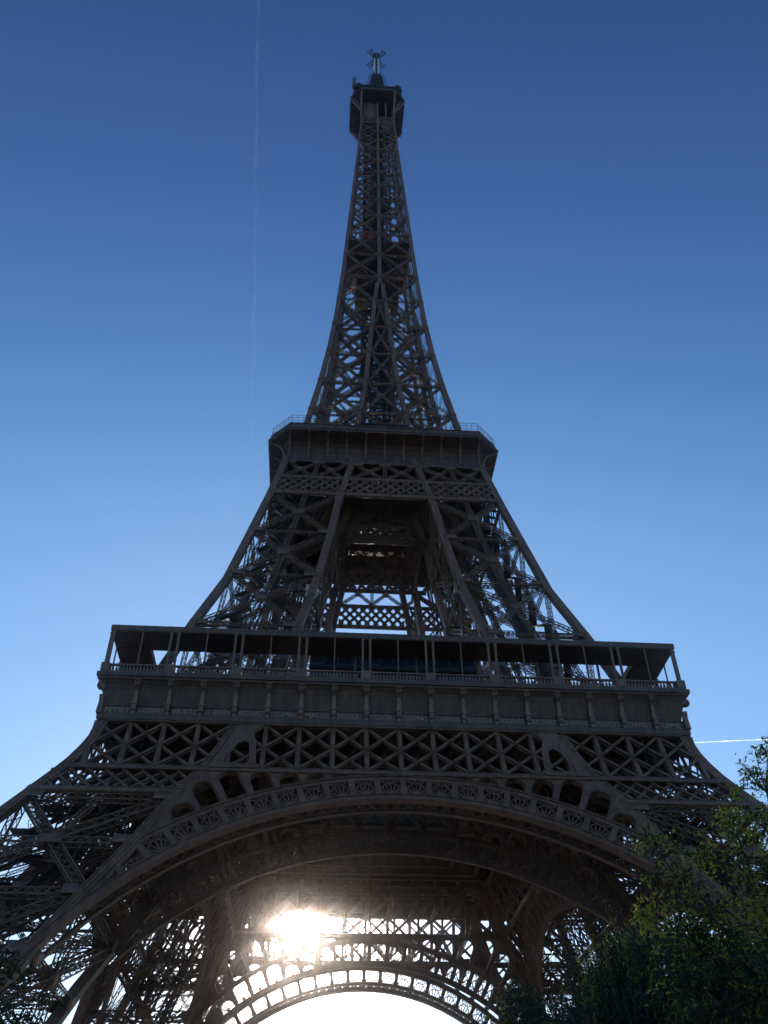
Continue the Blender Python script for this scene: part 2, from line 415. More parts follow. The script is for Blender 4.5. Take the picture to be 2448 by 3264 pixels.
    # corner plates at the top of the centre bays and triangular web next to the chord
    for s in (-1, 1):
        tri = [(s*(Gl(45)+0.1), 44.9), (s*(Gl(51)+0.1), 51.2), (s*15.5, 51.2), (s*16.6, 50.2), (s*16.2, 48.5), (s*15.9, 44.9)]
        hole = [(s*(Gl(45.6)-1.0), 45.6), (s*(Gl(48.4)-1.0), 48.4), (s*17.6, 49.0), (s*17.0, 48.6), (s*16.7, 45.9), (s*17.1, 45.5)]
        pv, pf = curve_plate([tri, hole], 0.2); s_.raw([P(x, y, -0.05-z_) for x, y, z_ in pv], pf)
    s_.build('spandrel', IRON, root)
    # arch ribs
    a_ = MB(); lo = R_(62) if full else R_(50)
    ths = np.linspace(-lo, lo, 121)
    def strip(r0, r1, o0, o1, tl=None):
        tl = ths if tl is None else tl; vs = []; fs = []
        for t_ in tl:
            ra = r0(t_) if callable(r0) else r0; rb_ = r1(t_) if callable(r1) else r1
            for r, o in ((ra, o0), (rb_, o0), (rb_, o1), (ra, o1)): x, z = pol(t_, r); vs.append(P(x, z, o))
        for i in range(len(tl)-1):
            for k in range(4): l = (k+1) % 4; fs.append([4*i+k, 4*i+l, 4*i+4+l, 4*i+4+k])
        a_.raw(vs, fs)
    strip(RI, RI+0.6, -0.05, 0.2); strip(RI-0.1, RI-0.01, -0.22, 1.15 if full else 0.35); strip(RI+0.55, RI+0.66, -0.18, 0.1)
    if full: strip(RI+0.1, RI+0.5, 3.6, 3.8); strip(RI+0.05, RI+0.12, 3.3, 4.0)
    up_t = [t_ for t_ in ths if rout(t_) > RI+0.75]
    strip(lambda t_: rout(t_)-0.52, lambda t_: rout(t_)-0.04, -0.04, 0.25, up_t); strip(lambda t_: rout(t_)-0.05, lambda t_: rout(t_)+0.06, -0.2, 0.4, up_t)
    st = R_(4.05)
    for k in range(-13, 14):
        th = k*st; r1 = rout(th)-0.3
        if r1-RI > 1.0:
            p, q = pol(th, RI+0.6), pol(th, r1); a_.bar(P(*p, 0.1), P(*q, 0.1), 0.62, 0.2, nrm(p[1]))
            a_.bar(P(*p, 0.9), P(*q, 0.9), 0.4, 0.1, nrm(p[1]))
    # lattice soffit between front and back rings of the arch box
    for k in range(-26, 27):
        th = k*st/2; p = pol(th, RI+0.2); q = pol(th+st/2, RI+0.2)
        if abs(th) < lo and full:
            a_.bar(P(*p, 1.1), P(*q, 3.35), 0.14, 0.1, (0,0,1)); a_.bar(P(*q, 1.1), P(*p, 3.35), 0.14, 0.1, (0,0,1))
    a_.build('arch_rib', IRON, root)
    # fan tracery
    f_ = MB()
    def curl(cx, cz, er, et, r, a0, turns, sg):
        n = 12; prev = None
        for i in range(n+1):
            a = a0+sg*turns*2*math.pi*i/n; rr = r*(1-0.72*i/n)
            u = cx+rr*math.cos(a); v = cz+rr*math.sin(a)
            x = er[0]*v+et[0]*u; z = ZC+er[1]*v+et[1]*u
            if prev: f_.bar(P(*prev, 0.1), P(x, z, 0.1), 0.12, 0.12, nrm(z))
            prev = (x, z)
    for k in range(-13, 13):
        c = (k+0.5)*st; r1 = min(rout(k*st+0.01), rout((k+1)*st-0.01), rout(c))-0.42; r0 = RI+0.62; H = r1-r0
        if H < 0.9: continue
        er = (math.sin(c), math.cos(c)); et = (math.cos(c), -math.sin(c)); hwid = (RI+1.6)*math.tan(st/2)-0.3
        def L(u0, v0, u1, v1, wd):
            f_.bar(P(er[0]*v0+et[0]*u0, ZC+er[1]*v0+et[1]*u0, 0.1), P(er[0]*v1+et[0]*u1, ZC+er[1]*v1+et[1]*u1, 0.1), wd, 0.12, nrm(ZC+er[1]*v0))
        ry = H*0.74; rx = hwid
        for sgm in range(10):     # the fan's rim
            a, b = math.pi*sgm/10, math.pi*(sgm+1)/10
            L(rx*math.cos(a), r0+H*0.16+(ry-H*0.16)*math.sin(a), rx*math.cos(b), r0+H*0.16+(ry-H*0.16)*math.sin(b), 0.15)
        for a in (28, 59, 90, 121, 152):
            a = R_(a); L(0.12*math.cos(a), r0, rx*math.cos(a), r0+H*0.16+(ry-H*0.16)*math.sin(a), 0.15)
        L(0, r0+ry, 0, r1, 0.12)
        if H > 1.5:
            for sg in (-1, 1):
                curl(sg*rx*0.52, r1-0.32*H/2.2, er, et, 0.34*H/2.2, math.pi/2, 1.1, sg)
                curl(sg*(rx-0.3), r0+0.3, er, et, 0.3, -math.pi/2, 1.1, -sg)
                curl(sg*(rx-0.14), r1-0.2, er, et, 0.2, 0, 0.9, sg)
                L(sg*rx*0.2, r1-0.05, sg*rx*0.75, r1-0.05, 0.1)
    f_.build('arch_tracery', IRON, root)
    return root
lower = lower_leg(); quarter_copies(lower)
of = arch_face(tower, Wl, True); quarter_copies(of)
inf = arch_face(tower, lambda z: Gl(z)+0.6, False); quarter_copies(inf)

# ---- masonry bases
for cx, cy in ((-61, -61), (-40.5, -61), (-61, -40.5), (-40.5, -40.5)):
    mb = MB(); mb.sweep([(cx, cy, -0.3), (cx, cy, 2.8), (cx+(1 if cx < -50 else 0), cy+(1 if cy < -50 else 0), 5.0)], [3.2, 3.0, 1.9], [3.2, 3.0, 1.9])
    quarter_copies(mb.build('masonry_base', STONE, tower))

# ---- first floor
first = empty('first_floor', parent=tower)
fr = MB()
fr.ring([(33.7,0,51.45),(34.55,0,51.45),(34.6,0,51.6),(34.6,0,52.05),(34.42,0,52.15),(34.28,0,52.2),(34.28,0,53.22),(34.38,0,53.26),(34.38,0,53.36),(34.0,0,53.4),
         (34.5,0,55.2),(34.72,0,55.8),(35.0,0,56.2),(35.25,0,56.42),(35.25,0,56.6),(35.42,0,56.65),(35.42,0,57.15),(33.7,0,57.2)])
for s4 in range(4):
    for k in range(-9, 9):       # panel seams
        x = (k+0.5)*3.825; M4 = Matrix.Rotation(s4*math.pi/2, 3, 'Z')
        a = M4 @ Vector((x, -34.02, 53.4)); b = M4 @ Vector((x, -34.51, 55.2)); n = M4 @ Vector((0, -1, 0)); fr.bar(a, b, 0.09, 0.05, n)
    for k in range(-35, 36):     # bolts on the bottom rail
        x = k*0.956; a = M4 @ Vector((x, -34.5, 52.06)); b = M4 @ Vector((x, -34.5, 52.2)); fr.bar(a, b, 0.16, 0.16, M4 @ Vector((0, -1, 0)))
fr.build('frieze', IRON_SHADED, first)
def bracket_mesh():
    b = MB()
    b.sweep([(0,-34.45,52.1),(0,-34.45,52.55)], 0.22, 0.2); b.sweep([(0,-34.55,52.55),(0,-34.6,52.75),(0,-34.6,53.25)], [0.27,0.3,0.3], [0.27,0.3,0.3])
    b.sweep([(0,-34.62,53.25),(0,-34.64,53.45)], 0.42, 0.36)
    b.sweep([(0,-34.45,53.45),(0,-34.5,54.2),(0,-34.62,55.0),(0,-34.7,55.25)], [0.24,0.23,0.21,0.22], [0.16,0.17,0.2,0.2])
    b.sweep([(0,-34.7,55.25),(0,-34.72,55.4)], 0.3, 0.3)
    for sx in (-0.2, 0, 0.2):      # leafy scroll head
        pts = []
        for i in range(13):
            a = -math.pi*0.5+i/12*math.pi*1.5; r = 0.34-0.012*i
            pts.append((sx*(1+0.25*math.sin(a)), -34.92-r*math.cos(a), 55.82+0.42*math.sin(a)))
        b.tube(pts, [0.13-0.004*i for i in range(13)], 6)
    b.tube([(-0.36,-34.85,55.85),(0.36,-34.85,55.85)], 0.28, 10)
    b.sweep([(0,-34.7,56.2),(0,-34.8,56.45)], 0.34, 0.5)
    return b
b0 = bracket_mesh().build('bracket', IRON, first)
for s4 in range(4):
    for k in range(-8, 9):
        if s4 == 0 and k == -8: o = b0
        else: o = b0.copy(); C.objects.link(o)
        o.parent = first; o.matrix_local = Matrix.Rotation(s4*math.pi/2, 4, 'Z') @ Matrix.Translation((k*3.825, 0, 0))
cs = MB()       # corner scroll with its tapering foot
pts = [( -34.45-0.0, -34.45, 52.2), (-34.4,-34.4,53.6), (-34.5,-34.5,54.5)]
cs.sweep(pts, [0.3, 0.26, 0.24], [0.3, 0.26, 0.24])
for q in range(3):
    cs.tube([(-34.75+0.3*math.cos(a), -34.75+0.3*math.cos(a)+(q-1)*0.01, 55.5+0.4*math.sin(a)) for a in np.linspace(0.2, 5.6, 14)], [0.22-0.01*i for i in range(14)], 8)
cs.tube([(-34.95,-34.5,55.5),(-34.5,-34.95,55.5)], 0.34, 12)
quarter_copies(cs.build('corner_scroll', IRON, first))
# names on the front face
NAMES = ['PETIET','DAGUERRE','WURTZ','LE VERRIER','PERDONNET','DELAMBRE','MALUS','BREGUET','POLONCEAU','DUMAS','CLAPEYRON','BORDA','FOURIER','BICHAT','SAUVAGE','PELOUZE','CARNOT','LAM\u00c9']
for i, nm in enumerate(NAMES):
    cu = bpy.data.curves.new('tmp', 'FONT'); cu.body = nm; cu.size = 0.86; cu.align_x = 'CENTER'; cu.extrude = 0.03; cu.space_character = 1.12; cu.offset = 0.012
    ob = bpy.data.objects.new('tmp', cu); C.objects.link(ob); dg = bpy.context.evaluated_depsgraph_get(); dg.update()
    me = bpy.data.meshes.new_from_object(ob.evaluated_get(dg)); bpy.data.objects.remove(ob); bpy.data.curves.remove(cu)
    xs = [v.co.x for v in me.vertices]; wd = max(xs)-min(xs); sc = min(1.0, 2.95/wd)
    me.materials.clear(); me.materials.append(GOLD); me.name = 'lettering'
    o = bpy.data.objects.new('lettering', me); C.objects.link(o); o.parent = first
    o.matrix_local = Matrix.Translation(((i-8.5)*3.825, -34.31, 52.42)) @ Matrix.Rotation(math.pi/2, 4, 'X') @ Matrix.Diagonal((sc, 1, 1, 1))
# deck with girders beneath and the open well in the middle
dk = MB(); dk.ring([(12.0,0,56.7),(33.65,0,56.7),(33.65,0,57.1),(12.0,0,57.1)])
dk.build('deck', IRON_SHADED, first)
gd = MB(); 
for s4 in range(4):
    M4 = Matrix.Rotation(s4*math.pi/2, 3, 'Z'); dn = M4 @ Vector((0, -1, 0)); dx = M4 @ Vector((1, 0, 0))
    for yy, zl in ((12.1, 52.3), (16.5, 52.6), (20.5, 53.2), (25.0, 52.4), (29.5, 53.2), (33.5, 52.0)):
        a = M4 @ Vector((-yy+0.1, -yy, (zl+56.68)/2)); b = M4 @ Vector((yy-0.1, -yy, (zl+56.68)/2)); gd.bar(a, b, 56.68-zl, 0.18, dn)
        a = M4 @ Vector((-yy+0.1, -yy, zl)); b = M4 @ Vector((yy-0.1, -yy, zl)); gd.bar(a, b, 0.12, 0.8, dn)
    for k in range(-8, 9):
        x = k*3.825+0.4; y0 = max(12.2, abs(x)+0.2)
        if y0 < 33: gd.bar(M4 @ Vector((x, -y0, 55.4)), M4 @ Vector((x, -33.4, 55.4)), 2.5, 0.15, dx); gd.bar(M4 @ Vector((x, -y0, 54.1)), M4 @ Vector((x, -33.4, 54.1)), 0.1, 0.5, dx)
gd.build('deck_girders', IRON, first)
# ceiling of lattice between the belts (outer to inner face)
cl = MB()
for k in range(-4, 5):
    x = k*3.825; 
    for zz in (44.7, 50.9):
        lattice(cl, (x, -Wl(zz)+0.8, zz), (x, -Gl(zz)-1.2, zz), (0,0,1), 0.7, 0.6, 0.14, 0.07, 1.0)
    if k < 4:
        lattice(cl, (x, -Wl(44.7)+0.8, 44.75), (x+3.825, -Gl(44.7)-1.2, 44.75), (0,0,1), 0.5, 0.4, 0.12, 0.06, 1.0)
        lattice(cl, (x+3.825, -Wl(50)+0.8, 50.75), (x, -Gl(50)-1.2, 50.75), (0,0,1), 0.5, 0.4, 0.12, 0.06, 1.0)
quarter_copies(cl.build('belt_cross_girders', IRON, first))
# balustrade
bl = MB(); bl.box(-35.0, 35.0, -35.12, -34.72, 57.2, 57.42)
bl.box(-35.0, 35.0, -35.1, -34.76, 58.22, 58.4)
posx = [(-35.0+70.0*i/9) for i in range(10)]
x = -34.6
while x < 34.7:
    if min(abs(x-p) for p in posx) > 0.75:
        for za, zb, r in ((57.42,57.55,0.10),(57.55,57.85,0.125),(57.85,58.1,0.075),(58.1,58.22,0.1)):
            bl.sweep([(x,-34.92,za),(x,-34.92,zb)], r, r, False)
    x += 0.40
for p in posx:
    if abs(p) < 34.9: bl.box(p-0.65, p+0.65, -35.17, -34.7, 57.42, 58.48)
bl.box(-35.2, -34.2, -35.2, -34.2, 57.42, 58.5)
quarter_copies(bl.build('balustrade', IRON, first))
c1 = MB(); c1.sweep([(0,-34.92,58.3),(0,-34.92,63.05)], 0.14, 0.14); c1.sweep([(0,-34.92,62.8),(0,-34.92,63.03)], 0.2, 0.2)
c2 = MB(); c2.sweep([(0,-34.9,58.3),(0,-34.9,63.05)], 0.075, 0.075)
c3_ = MB(); c3_.sweep([(0,-31.2,57.1),(0,-31.2,63.05)], 0.13, 0.13)
protos = [c1.build('gallery_column', IRON, first), c2.build('gallery_post', IRON, first), c3_.build('inner_column', IRON, first)]
def place(o, k, x, fst):
    if fst: q = o
    else: q = o.copy(); C.objects.link(q)
    q.parent = first; q.matrix_local = Matrix.Rotation(k*math.pi/2, 4, 'Z') @ Matrix.Translation((x, 0, 0))
fst = [True]*3
for k in range(4):
    for i, p in enumerate(posx):
        for dx in (-0.45, 0.45):
            if abs(p+dx) < 34.9: place(protos[0], k, p+dx, fst[0]); fst[0] = False
        if i < 9: place(protos[1], k, p+70/18, fst[1]); fst[1] = False
        if 0 < i < 9: place(protos[2], k, p-1.2, fst[2]); fst[2] = False
rf = MB(); rf.ring([(30.75,0,63.05),(34.95,0,63.05),(35.05,0,63.15),(35.05,0,63.85),(34.95,0,63.95),(30.75,0,63.95)])
for k in range(-8, 9):
    for s4 in range(4):
        M4 = Matrix.Rotation(s4*math.pi/2, 3, 'Z'); x = k*3.9
        rf.bar(M4 @ Vector((x, -34.8, 62.98)), M4 @ Vector((x, -31.0, 62.98)), 0.14, 0.16, M4 @ Vector((1, 0, 0)))
rf.build('gallery_roof', IRON_SHADED, first)
# glazed pavilion behind the front gallery (two more on the side galleries)
pv = empty('pavilion', parent=first)
b = MB(); b.box(-10.9, 10.9, -28.3, -17.5, 57.15, 60.4); b.box(-10.9, 10.9, -28.6, -17.5, 65.2, 66.6); b.box(-10.5, 10.5, -27.6, -18.0, 60.4, 65.2)
for i in range(13):
    x = -10.8+21.6*i/12; b.box(x-0.05, x+0.05, -28.46, -28.34, 60.4, 65.2)
b.box(-10.9, 10.9, -28.45, -28.2, 62.6, 63.3)
b.build('pavilion_frame', DARKM, pv)
g = MB(); rp_ = random.Random(4)
for i in range(12):      # each pane leans a little differently
    xa, xb = -10.8+1.8*i+0.03, -10.8+1.8*(i+1)-0.03
    for z0_, z1_, y0_, y1_ in ((60.4, 62.58, -28.3, -28.05), (63.32, 65.2, -28.25, -27.5)):
        t1, t2 = rp_.uniform(-0.05, 0.05), rp_.uniform(-0.12, 0.12); g.poly([(xa,y0_+t1,z0_),(xb,y0_-t1,z0_),(xb,y1_+t2-t1,z1_),(xa,y1_+t2+t1,z1_)])
g.build('pavilion_glass', GLASS, pv)
p2 = quarter_copies(pv, 4)
p2[2].matrix_local = Matrix.Rotation(math.pi, 4, 'Z') @ Matrix.Diagonal((1.35, 1, 1, 1))   # rear pavilion widened to close the bright sky gaps

# ---- upper legs, first to second floor
def upper_leg():
    leg = empty('upper_leg', parent=tower)
    h = 0.55; zs = [57.2, 63, 69.6, 80, 91.3, 100.2, 105, 110, 116]
    cor = {'A': lambda z: (-Wu(z)+h, -Wu(z)+h, z), 'B': lambda z: (-Gu(z)-h, -Wu(z)+h, z),
           'C': lambda z: (-Wu(z)+h, -Gu(z)-h, z), 'D': lambda z: (-Gu(z)-h, -Gu(z)-h, z)}
    for k, f in cor.items():
        c = MB(); c.sweep([f(z) for z in zs], h, h)
        c.build('chord', IRON, leg)
    b = MB(); nodes = [101.2, 91.3, 81.2, 69.9, 57.8]
    for P, Q, ref in [('A','B',(0,-1,0)),('A','C',(-1,0,0)),('B','D',(1,0,0)),('C','D',(0,1,0))]:
        P = cor[P]; Q = cor[Q]
        for i in range(4):
            zt, zb = nodes[i], nodes[i+1]; zm = (zt+zb)/2; n = outward(facen(P, Q, zb, zt), ref)
            pt, qt, pb, qb = map(np.array, (P(zt), Q(zt), P(zb), Q(zb)))
            lattice(b, pt, qb, n, 0.78, 0.55, 0.12, 0.06, 0.75); lattice(b, qt, pb, n, 0.78, 0.5, 0.12, 0.06, 0.75)
            lattice(b, (pt+qt)/2, (pb+qb)/2, n, 0.75, 0.5, 0.12, 0.06, 0.75)
            if i: lattice(b, pt, qt, n, 0.6, 0.45, 0.11, 0.06, 0.7)
            ax = (qt-pt)/np.linalg.norm(qt-pt); 
            # crossing of the diagonals
            wt = np.linalg.norm(qt-pt); wb = np.linalg.norm(qb-pb); f = wt/(wt+wb); mid = (pt+qt)/2*(1-f)+(pb+qb)/2*f
            b.bar(mid-ax*0.9+n*0.34, mid+ax*0.9+n*0.34, 1.3, 0.05, n)
            for e, sg in ((pt, 1), (qt, -1)):
                b.bar(e+n*0.565, e+n*0.565+ax*sg*2.0, 0.95, 0.05, n); b.bar(e+n*0.565-ax*0.5+(0,0,-0.5), e+n*0.565+ax*0.5+(0,0,-0.5), 2.0, 0.04, n)
    for zt in nodes:
        lattice(b, cor['A'](zt), cor['D'](zt), (0,0,1), 0.6, 0.4, 0.12, 0.06, 0.9); lattice(b, cor['B'](zt), cor['C'](zt), (0,0,1), 0.6, 0.4, 0.12, 0.06, 0.9)
    b.build('bracing', IRON, leg)
    r = MB(); mid = lambda z, u, v: (-(Gu(z)+(Wu(z)-Gu(z))*u), -(Gu(z)+(Wu(z)-Gu(z))*v), z)
    for u, v in ((0.35, 0.4), (0.5, 0.6), (0.7, 0.45)):
        lattice(r, mid(57.5, u, v), mid(110, u, v), (1,0,0), 0.8, 0.8, 0.2, 0.08, 1.2)
    for i, z in enumerate(np.arange(58, 108, 2.6)):
        a = mid(z, 0.62 if i % 2 else 0.86, 0.75); c = mid(z+2.6, 0.86 if i % 2 else 0.62, 0.75); r.bar(a, c, 1.0, 0.2, (0,0,1))
        for q in (-0.45, 0.45): r.bar((a[0], a[1]+q, a[2]+1), (c[0], c[1]+q, c[2]+1), 0.05, 0.05)
    r.build('lift_rails', DARKM, leg)
    return leg
quarter_copies(upper_leg())
# ---- belt below the second floor (outer face and inner face)
def second_belt(YF, full):
    t = MB(); P = lambda x, z, o=0.0: (x, -YF(z)+o, z); n = np.array((0,-1,-0.2)); n /= np.linalg.norm(n)
    xw = (lambda z: Wu(z)-0.7) if full else (lambda z: Gu(z)+0.5)
    rails = (101.0, 101.7), (105.35, 105.95)
    for za, zb in rails: t.bar(P(-xw(za), (za+zb)/2, 0.2), P(xw(za), (za+zb)/2, 0.2), zb-za, 0.5, n)
    bays = [(-1,)] if not full else [0, 1, 2]
    lo, hi = 101.7, 105.35; H = hi-lo
    def bayx(i, z):
        if not full: return (-Gu(z)-0.2, Gu(z)+0.2)
        return [(-Wu(z)+1.1, -Gu(z)-1.1), (-Gu(z), Gu(z)), (Gu(z)+1.1, Wu(z)-1.1)][i]
    for i in (range(3) if full else range(1)):
        x0, x1 = bayx(i, 103.5); step = 1.72; run = H*1.0
        for j in range(-3, int((x1-x0)/step)+2):
            for sg in (1, -1):
                xs = (x0+j*step) if sg > 0 else (x1-j*step); xe = xs+sg*run
                ff = [f for f in np.linspace(0, 1, 25) if x0 <= xs+(xe-xs)*f <= x1]
                if len(ff) < 3: continue
                f0, f1 = ff[0], ff[-1]
                for off in ((0.0, 0.5) if sg > 0 else (0.12, 0.62)):
                    t.bar(P(xs+(xe-xs)*f0, lo+H*f0, off), P(xs+(xe-xs)*f1, lo+H*f1, off), 0.36, 0.1, n)
        # upper zone: lattice girders, an X each side of a middle post
        zt, zb = 110.2, 105.95
        a0, a1 = bayx(i, zb); b0_, b1_ = bayx(i, zt); am, bm = (a0+a1)/2, (b0_+b1_)/2
        for (u0, u1, v0, v1) in ((a0, am, b0_, bm), (am, a1, bm, b1_)):
            lattice(t, P(v0, zt, 0.4), P(u1, zb, 0.4), n, 0.55, 0.5, 0.12, 0.06, 0.6); lattice(t, P(v1, zt, 0.4), P(u0, zb, 0.4), n, 0.55, 0.45, 0.12, 0.06, 0.6)
            mx = (u0+u1+v0+v1)/4; t.bar(P(mx-0.45, 108.1, 0.1), P(mx+0.45, 108.1, 0.1), 0.8, 0.05, n)
        lattice(t, P(bm, zt, 0.4), P(am, zb, 0.4), n, 0.6, 0.55, 0.12, 0.06, 0.6)
        for xx in (b0_+0.3, bm, b1_-0.3): t.bar(P(xx-1.0, zt-0.2, 0.05), P(xx+1.0, zt-0.2, 0.05), 0.5, 0.06, n)
    return t.build('second_belt_truss' if full else 'inner_belt_truss', IRON, tower)
quarter_copies(second_belt(Wu, True)); quarter_copies(second_belt(lambda z: Gu(z)+0.5, False))

# ---- second floor
sec = empty('second_floor', parent=tower)
fr = MB()
prof = [(16.9,0.3,110.3),(17.55,0.3,110.3),(17.6,0.3,110.4),(17.6,0.3,110.95),(17.35,0.3,111.0),(17.2,0.4,111.05),(17.2,0.4,113.0),(17.28,0.4,113.04),(17.28,0.4,113.14),(17.2,0.4,113.18),(17.2,0.5,114.3),(17.7,0.9,114.9),(18.6,1.6,115.2)]
prof += [(20.3,3.6,115.35),(20.35,3.65,115.55),(20.5,3.7,115.6),(20.5,3.7,115.95),(20.35,3.7,116.1),(20.4,3.7,116.25),(16.9,1.5,116.3)]
fr.ring(prof)
fr.ring([(19.75,3.5,116.3),(20.0,3.55,116.3),(20.0,3.55,117.05),(20.12,3.55,117.1),(20.12,3.55,117.2),(19.75,3.5,117.2)])
for s4 in range(4):
    M4 = Matrix.Rotation(s4*math.pi/2, 3, 'Z')
    for k in range(-10, 10):
        x = (k+0.5)*1.65; fr.bar(M4 @ Vector((x, -17.31, 111.1)), M4 @ Vector((x, -17.31, 112.9)), 0.06, 0.05, M4 @ Vector((0,-1,0)))
fr.build('cornice', IRON_SHADED, sec)
rb = MB(); prev = None
for i in range(11):      # curved bracket
    a = math.pi/2*i/10; y = -17.45-2.75*(1-math.cos(a)); z = 112.4+2.75*math.sin(a)
    if prev: rb.bar((0, prev[0]-0.1, prev[1]), (0, y-0.1, z), 0.32, 0.22, (0,-0.5,-1) if i > 5 else (0,-1,-0.2))
    prev = (y, z)
rb.sweep([(0,-17.55,111.0),(0,-17.55,112.65)], 0.2, 0.2); rb.sweep([(0,-17.6,112.4),(0,-17.6,112.6)], 0.26, 0.24)
rb0 = rb.build('curved_bracket', IRON, sec)
for s4 in range(4):
    for k in range(-5, 6):
        o = rb0
        if not (s4 == 0 and k == -5): o = rb0.copy(); C.objects.link(o)
        o.parent = sec; o.matrix_local = Matrix.Rotation(s4*math.pi/2, 4, 'Z') @ Matrix.Translation((k*3.32, 0, 0))
dk = MB(); dk.box(-17.2, 17.2, -17.2, 17.2, 114.9, 115.6)
for k in range(-7, 8):
    dk.box(k*2.3-0.08, k*2.3+0.08, -17.1, 17.1, 111.9, 114.87); 
for k in (-6, -3, 3, 6): dk.box(-17.1, 17.1, k*2.3-0.12, k*2.3+0.12, 110.6, 114.85)
dk.build('deck', IRON_SHADED, sec)
for run in ((-16.4,-19.9,-10.5,-19.9),(10.5,-19.9,16.4,-19.9),(16.4,-19.9,19.9,-16.4)):
    rl = MB(); xa, ya, xb, yb = run; L = math.hypot(xb-xa, yb-ya); nn = int(L/0.9)
    for z in (117.9, 118.6, 119.3): rl.bar((xa, ya, z), (xb, yb, z), 0.05, 0.05, (0,0,1))
    for i in range(nn+1):
        x = xa+(xb-xa)*i/nn; y = ya+(yb-ya)*i/nn; rl.bar((x, y, 117.15), (x, y, 119.3), 0.05, 0.05, (1,0.3,0)); rl.bar((x, y, 119.3), (x*0.97, y*0.97, 119.9), 0.05, 0.05, (1,0.3,0))
    quarter_copies(rl.build('railing', IRON, sec))
rl = MB()       # small crossed rail in the centre
rl.bar((-5.6,-20.2,117.25), (5.6,-20.2,117.25), 0.08, 0.08, (0,0,1))
for k in range(-9, 10):
    x = k*0.62; rl.bar((x, -20.2, 116.35), (x, -20.2, 117.3), 0.09, 0.06)
    if k < 9: rl.bar((x, -20.2, 116.4), (x+0.62, -20.2, 117.2), 0.05, 0.04); rl.bar((x+0.62, -20.22, 116.4), (x, -20.22, 117.2), 0.05, 0.04)
quarter_copies(rl.build('crossed_rail', IRON, sec))
kp = empty('kiosk', parent=sec)
b = MB(); b.box(-4.3, 4.3, -16.2, -9, 116.3, 121.6); b.box(-4.5, 4.5, -16.4, -8.8, 121.75, 122.0)
for i in range(13): b.sweep([(-4.2+i*0.7, -16.42, 121.5), (-4.2+i*0.7, -16.42, 121.74)], [0.06, 0.3], [0.05, 0.05])
for i in range(7): b.box(-4.3+i*8.6/6-0.06, -4.3+i*8.6/6+0.06, -16.35, -16.2, 116.3, 121.7)
b.build('kiosk_body', DARKM, kp); b = MB(); b.box(-4.2, 4.2, -16.28, -16.21, 118.0, 121.4); b.build('kiosk_window', GLASS, kp)

# ---- shaft
sh = empty('shaft', parent=tower)
znode = [116.5, 127.7, 137.8, 148.6, 159.0, 169.4, 179.3, 189.1, 198.8, 207.8, 216.3, 224.5, 232.1, 239.4, 245.9, 251.8, 257.4, 262.8]
hw = lambda z: float(np.interp(z, [116, 180, 263], [0.52, 0.42, 0.27]))
zs = [116, 123, 130, 137.5, 148.6, 161.8, 171, 181, 203, 225.5, 246, 263, 268]
c = MB(); c.sweep([(-Wu(z)+hw(z), -Wu(z)+hw(z), z) for z in zs], [hw(z) for z in zs], [hw(z) for z in zs]); quarter_copies(c.build('corner_chord', IRON, sh))
zi = [116, 123, 130, 138.6, 149, 159.6, 169.4, 176.5]
for s in (-1, 1):
    c = MB(); c.sweep([(s*(Gu(z)+0.45), -Wu(z)+hw(z), z) for z in zi], 0.45, [hw(z) for z in zi]); quarter_copies(c.build('inner_chord', IRON, sh))
    c = MB()
c = MB(); c.sweep([(-Gu(z)-0.4, -Gu(z)-0.4, z) for z in zi], 0.4, 0.4); quarter_copies(c.build('core_chord', IRON, sh))
zc = [176.5, 181, 203, 225.5, 246, 263, 266]
c = MB(); c.sweep([(0, -Wu(z)+hw(z), z) for z in zc], [0.55, 0.45, 0.42, 0.38, 0.34, 0.3, 0.3], [hw(z) for z in zc]); quarter_copies(c.build('middle_chord', IRON, sh))
b = MB()
def fl(P, Q, n, wd): b.bar(P, Q, wd, 0.1, n)
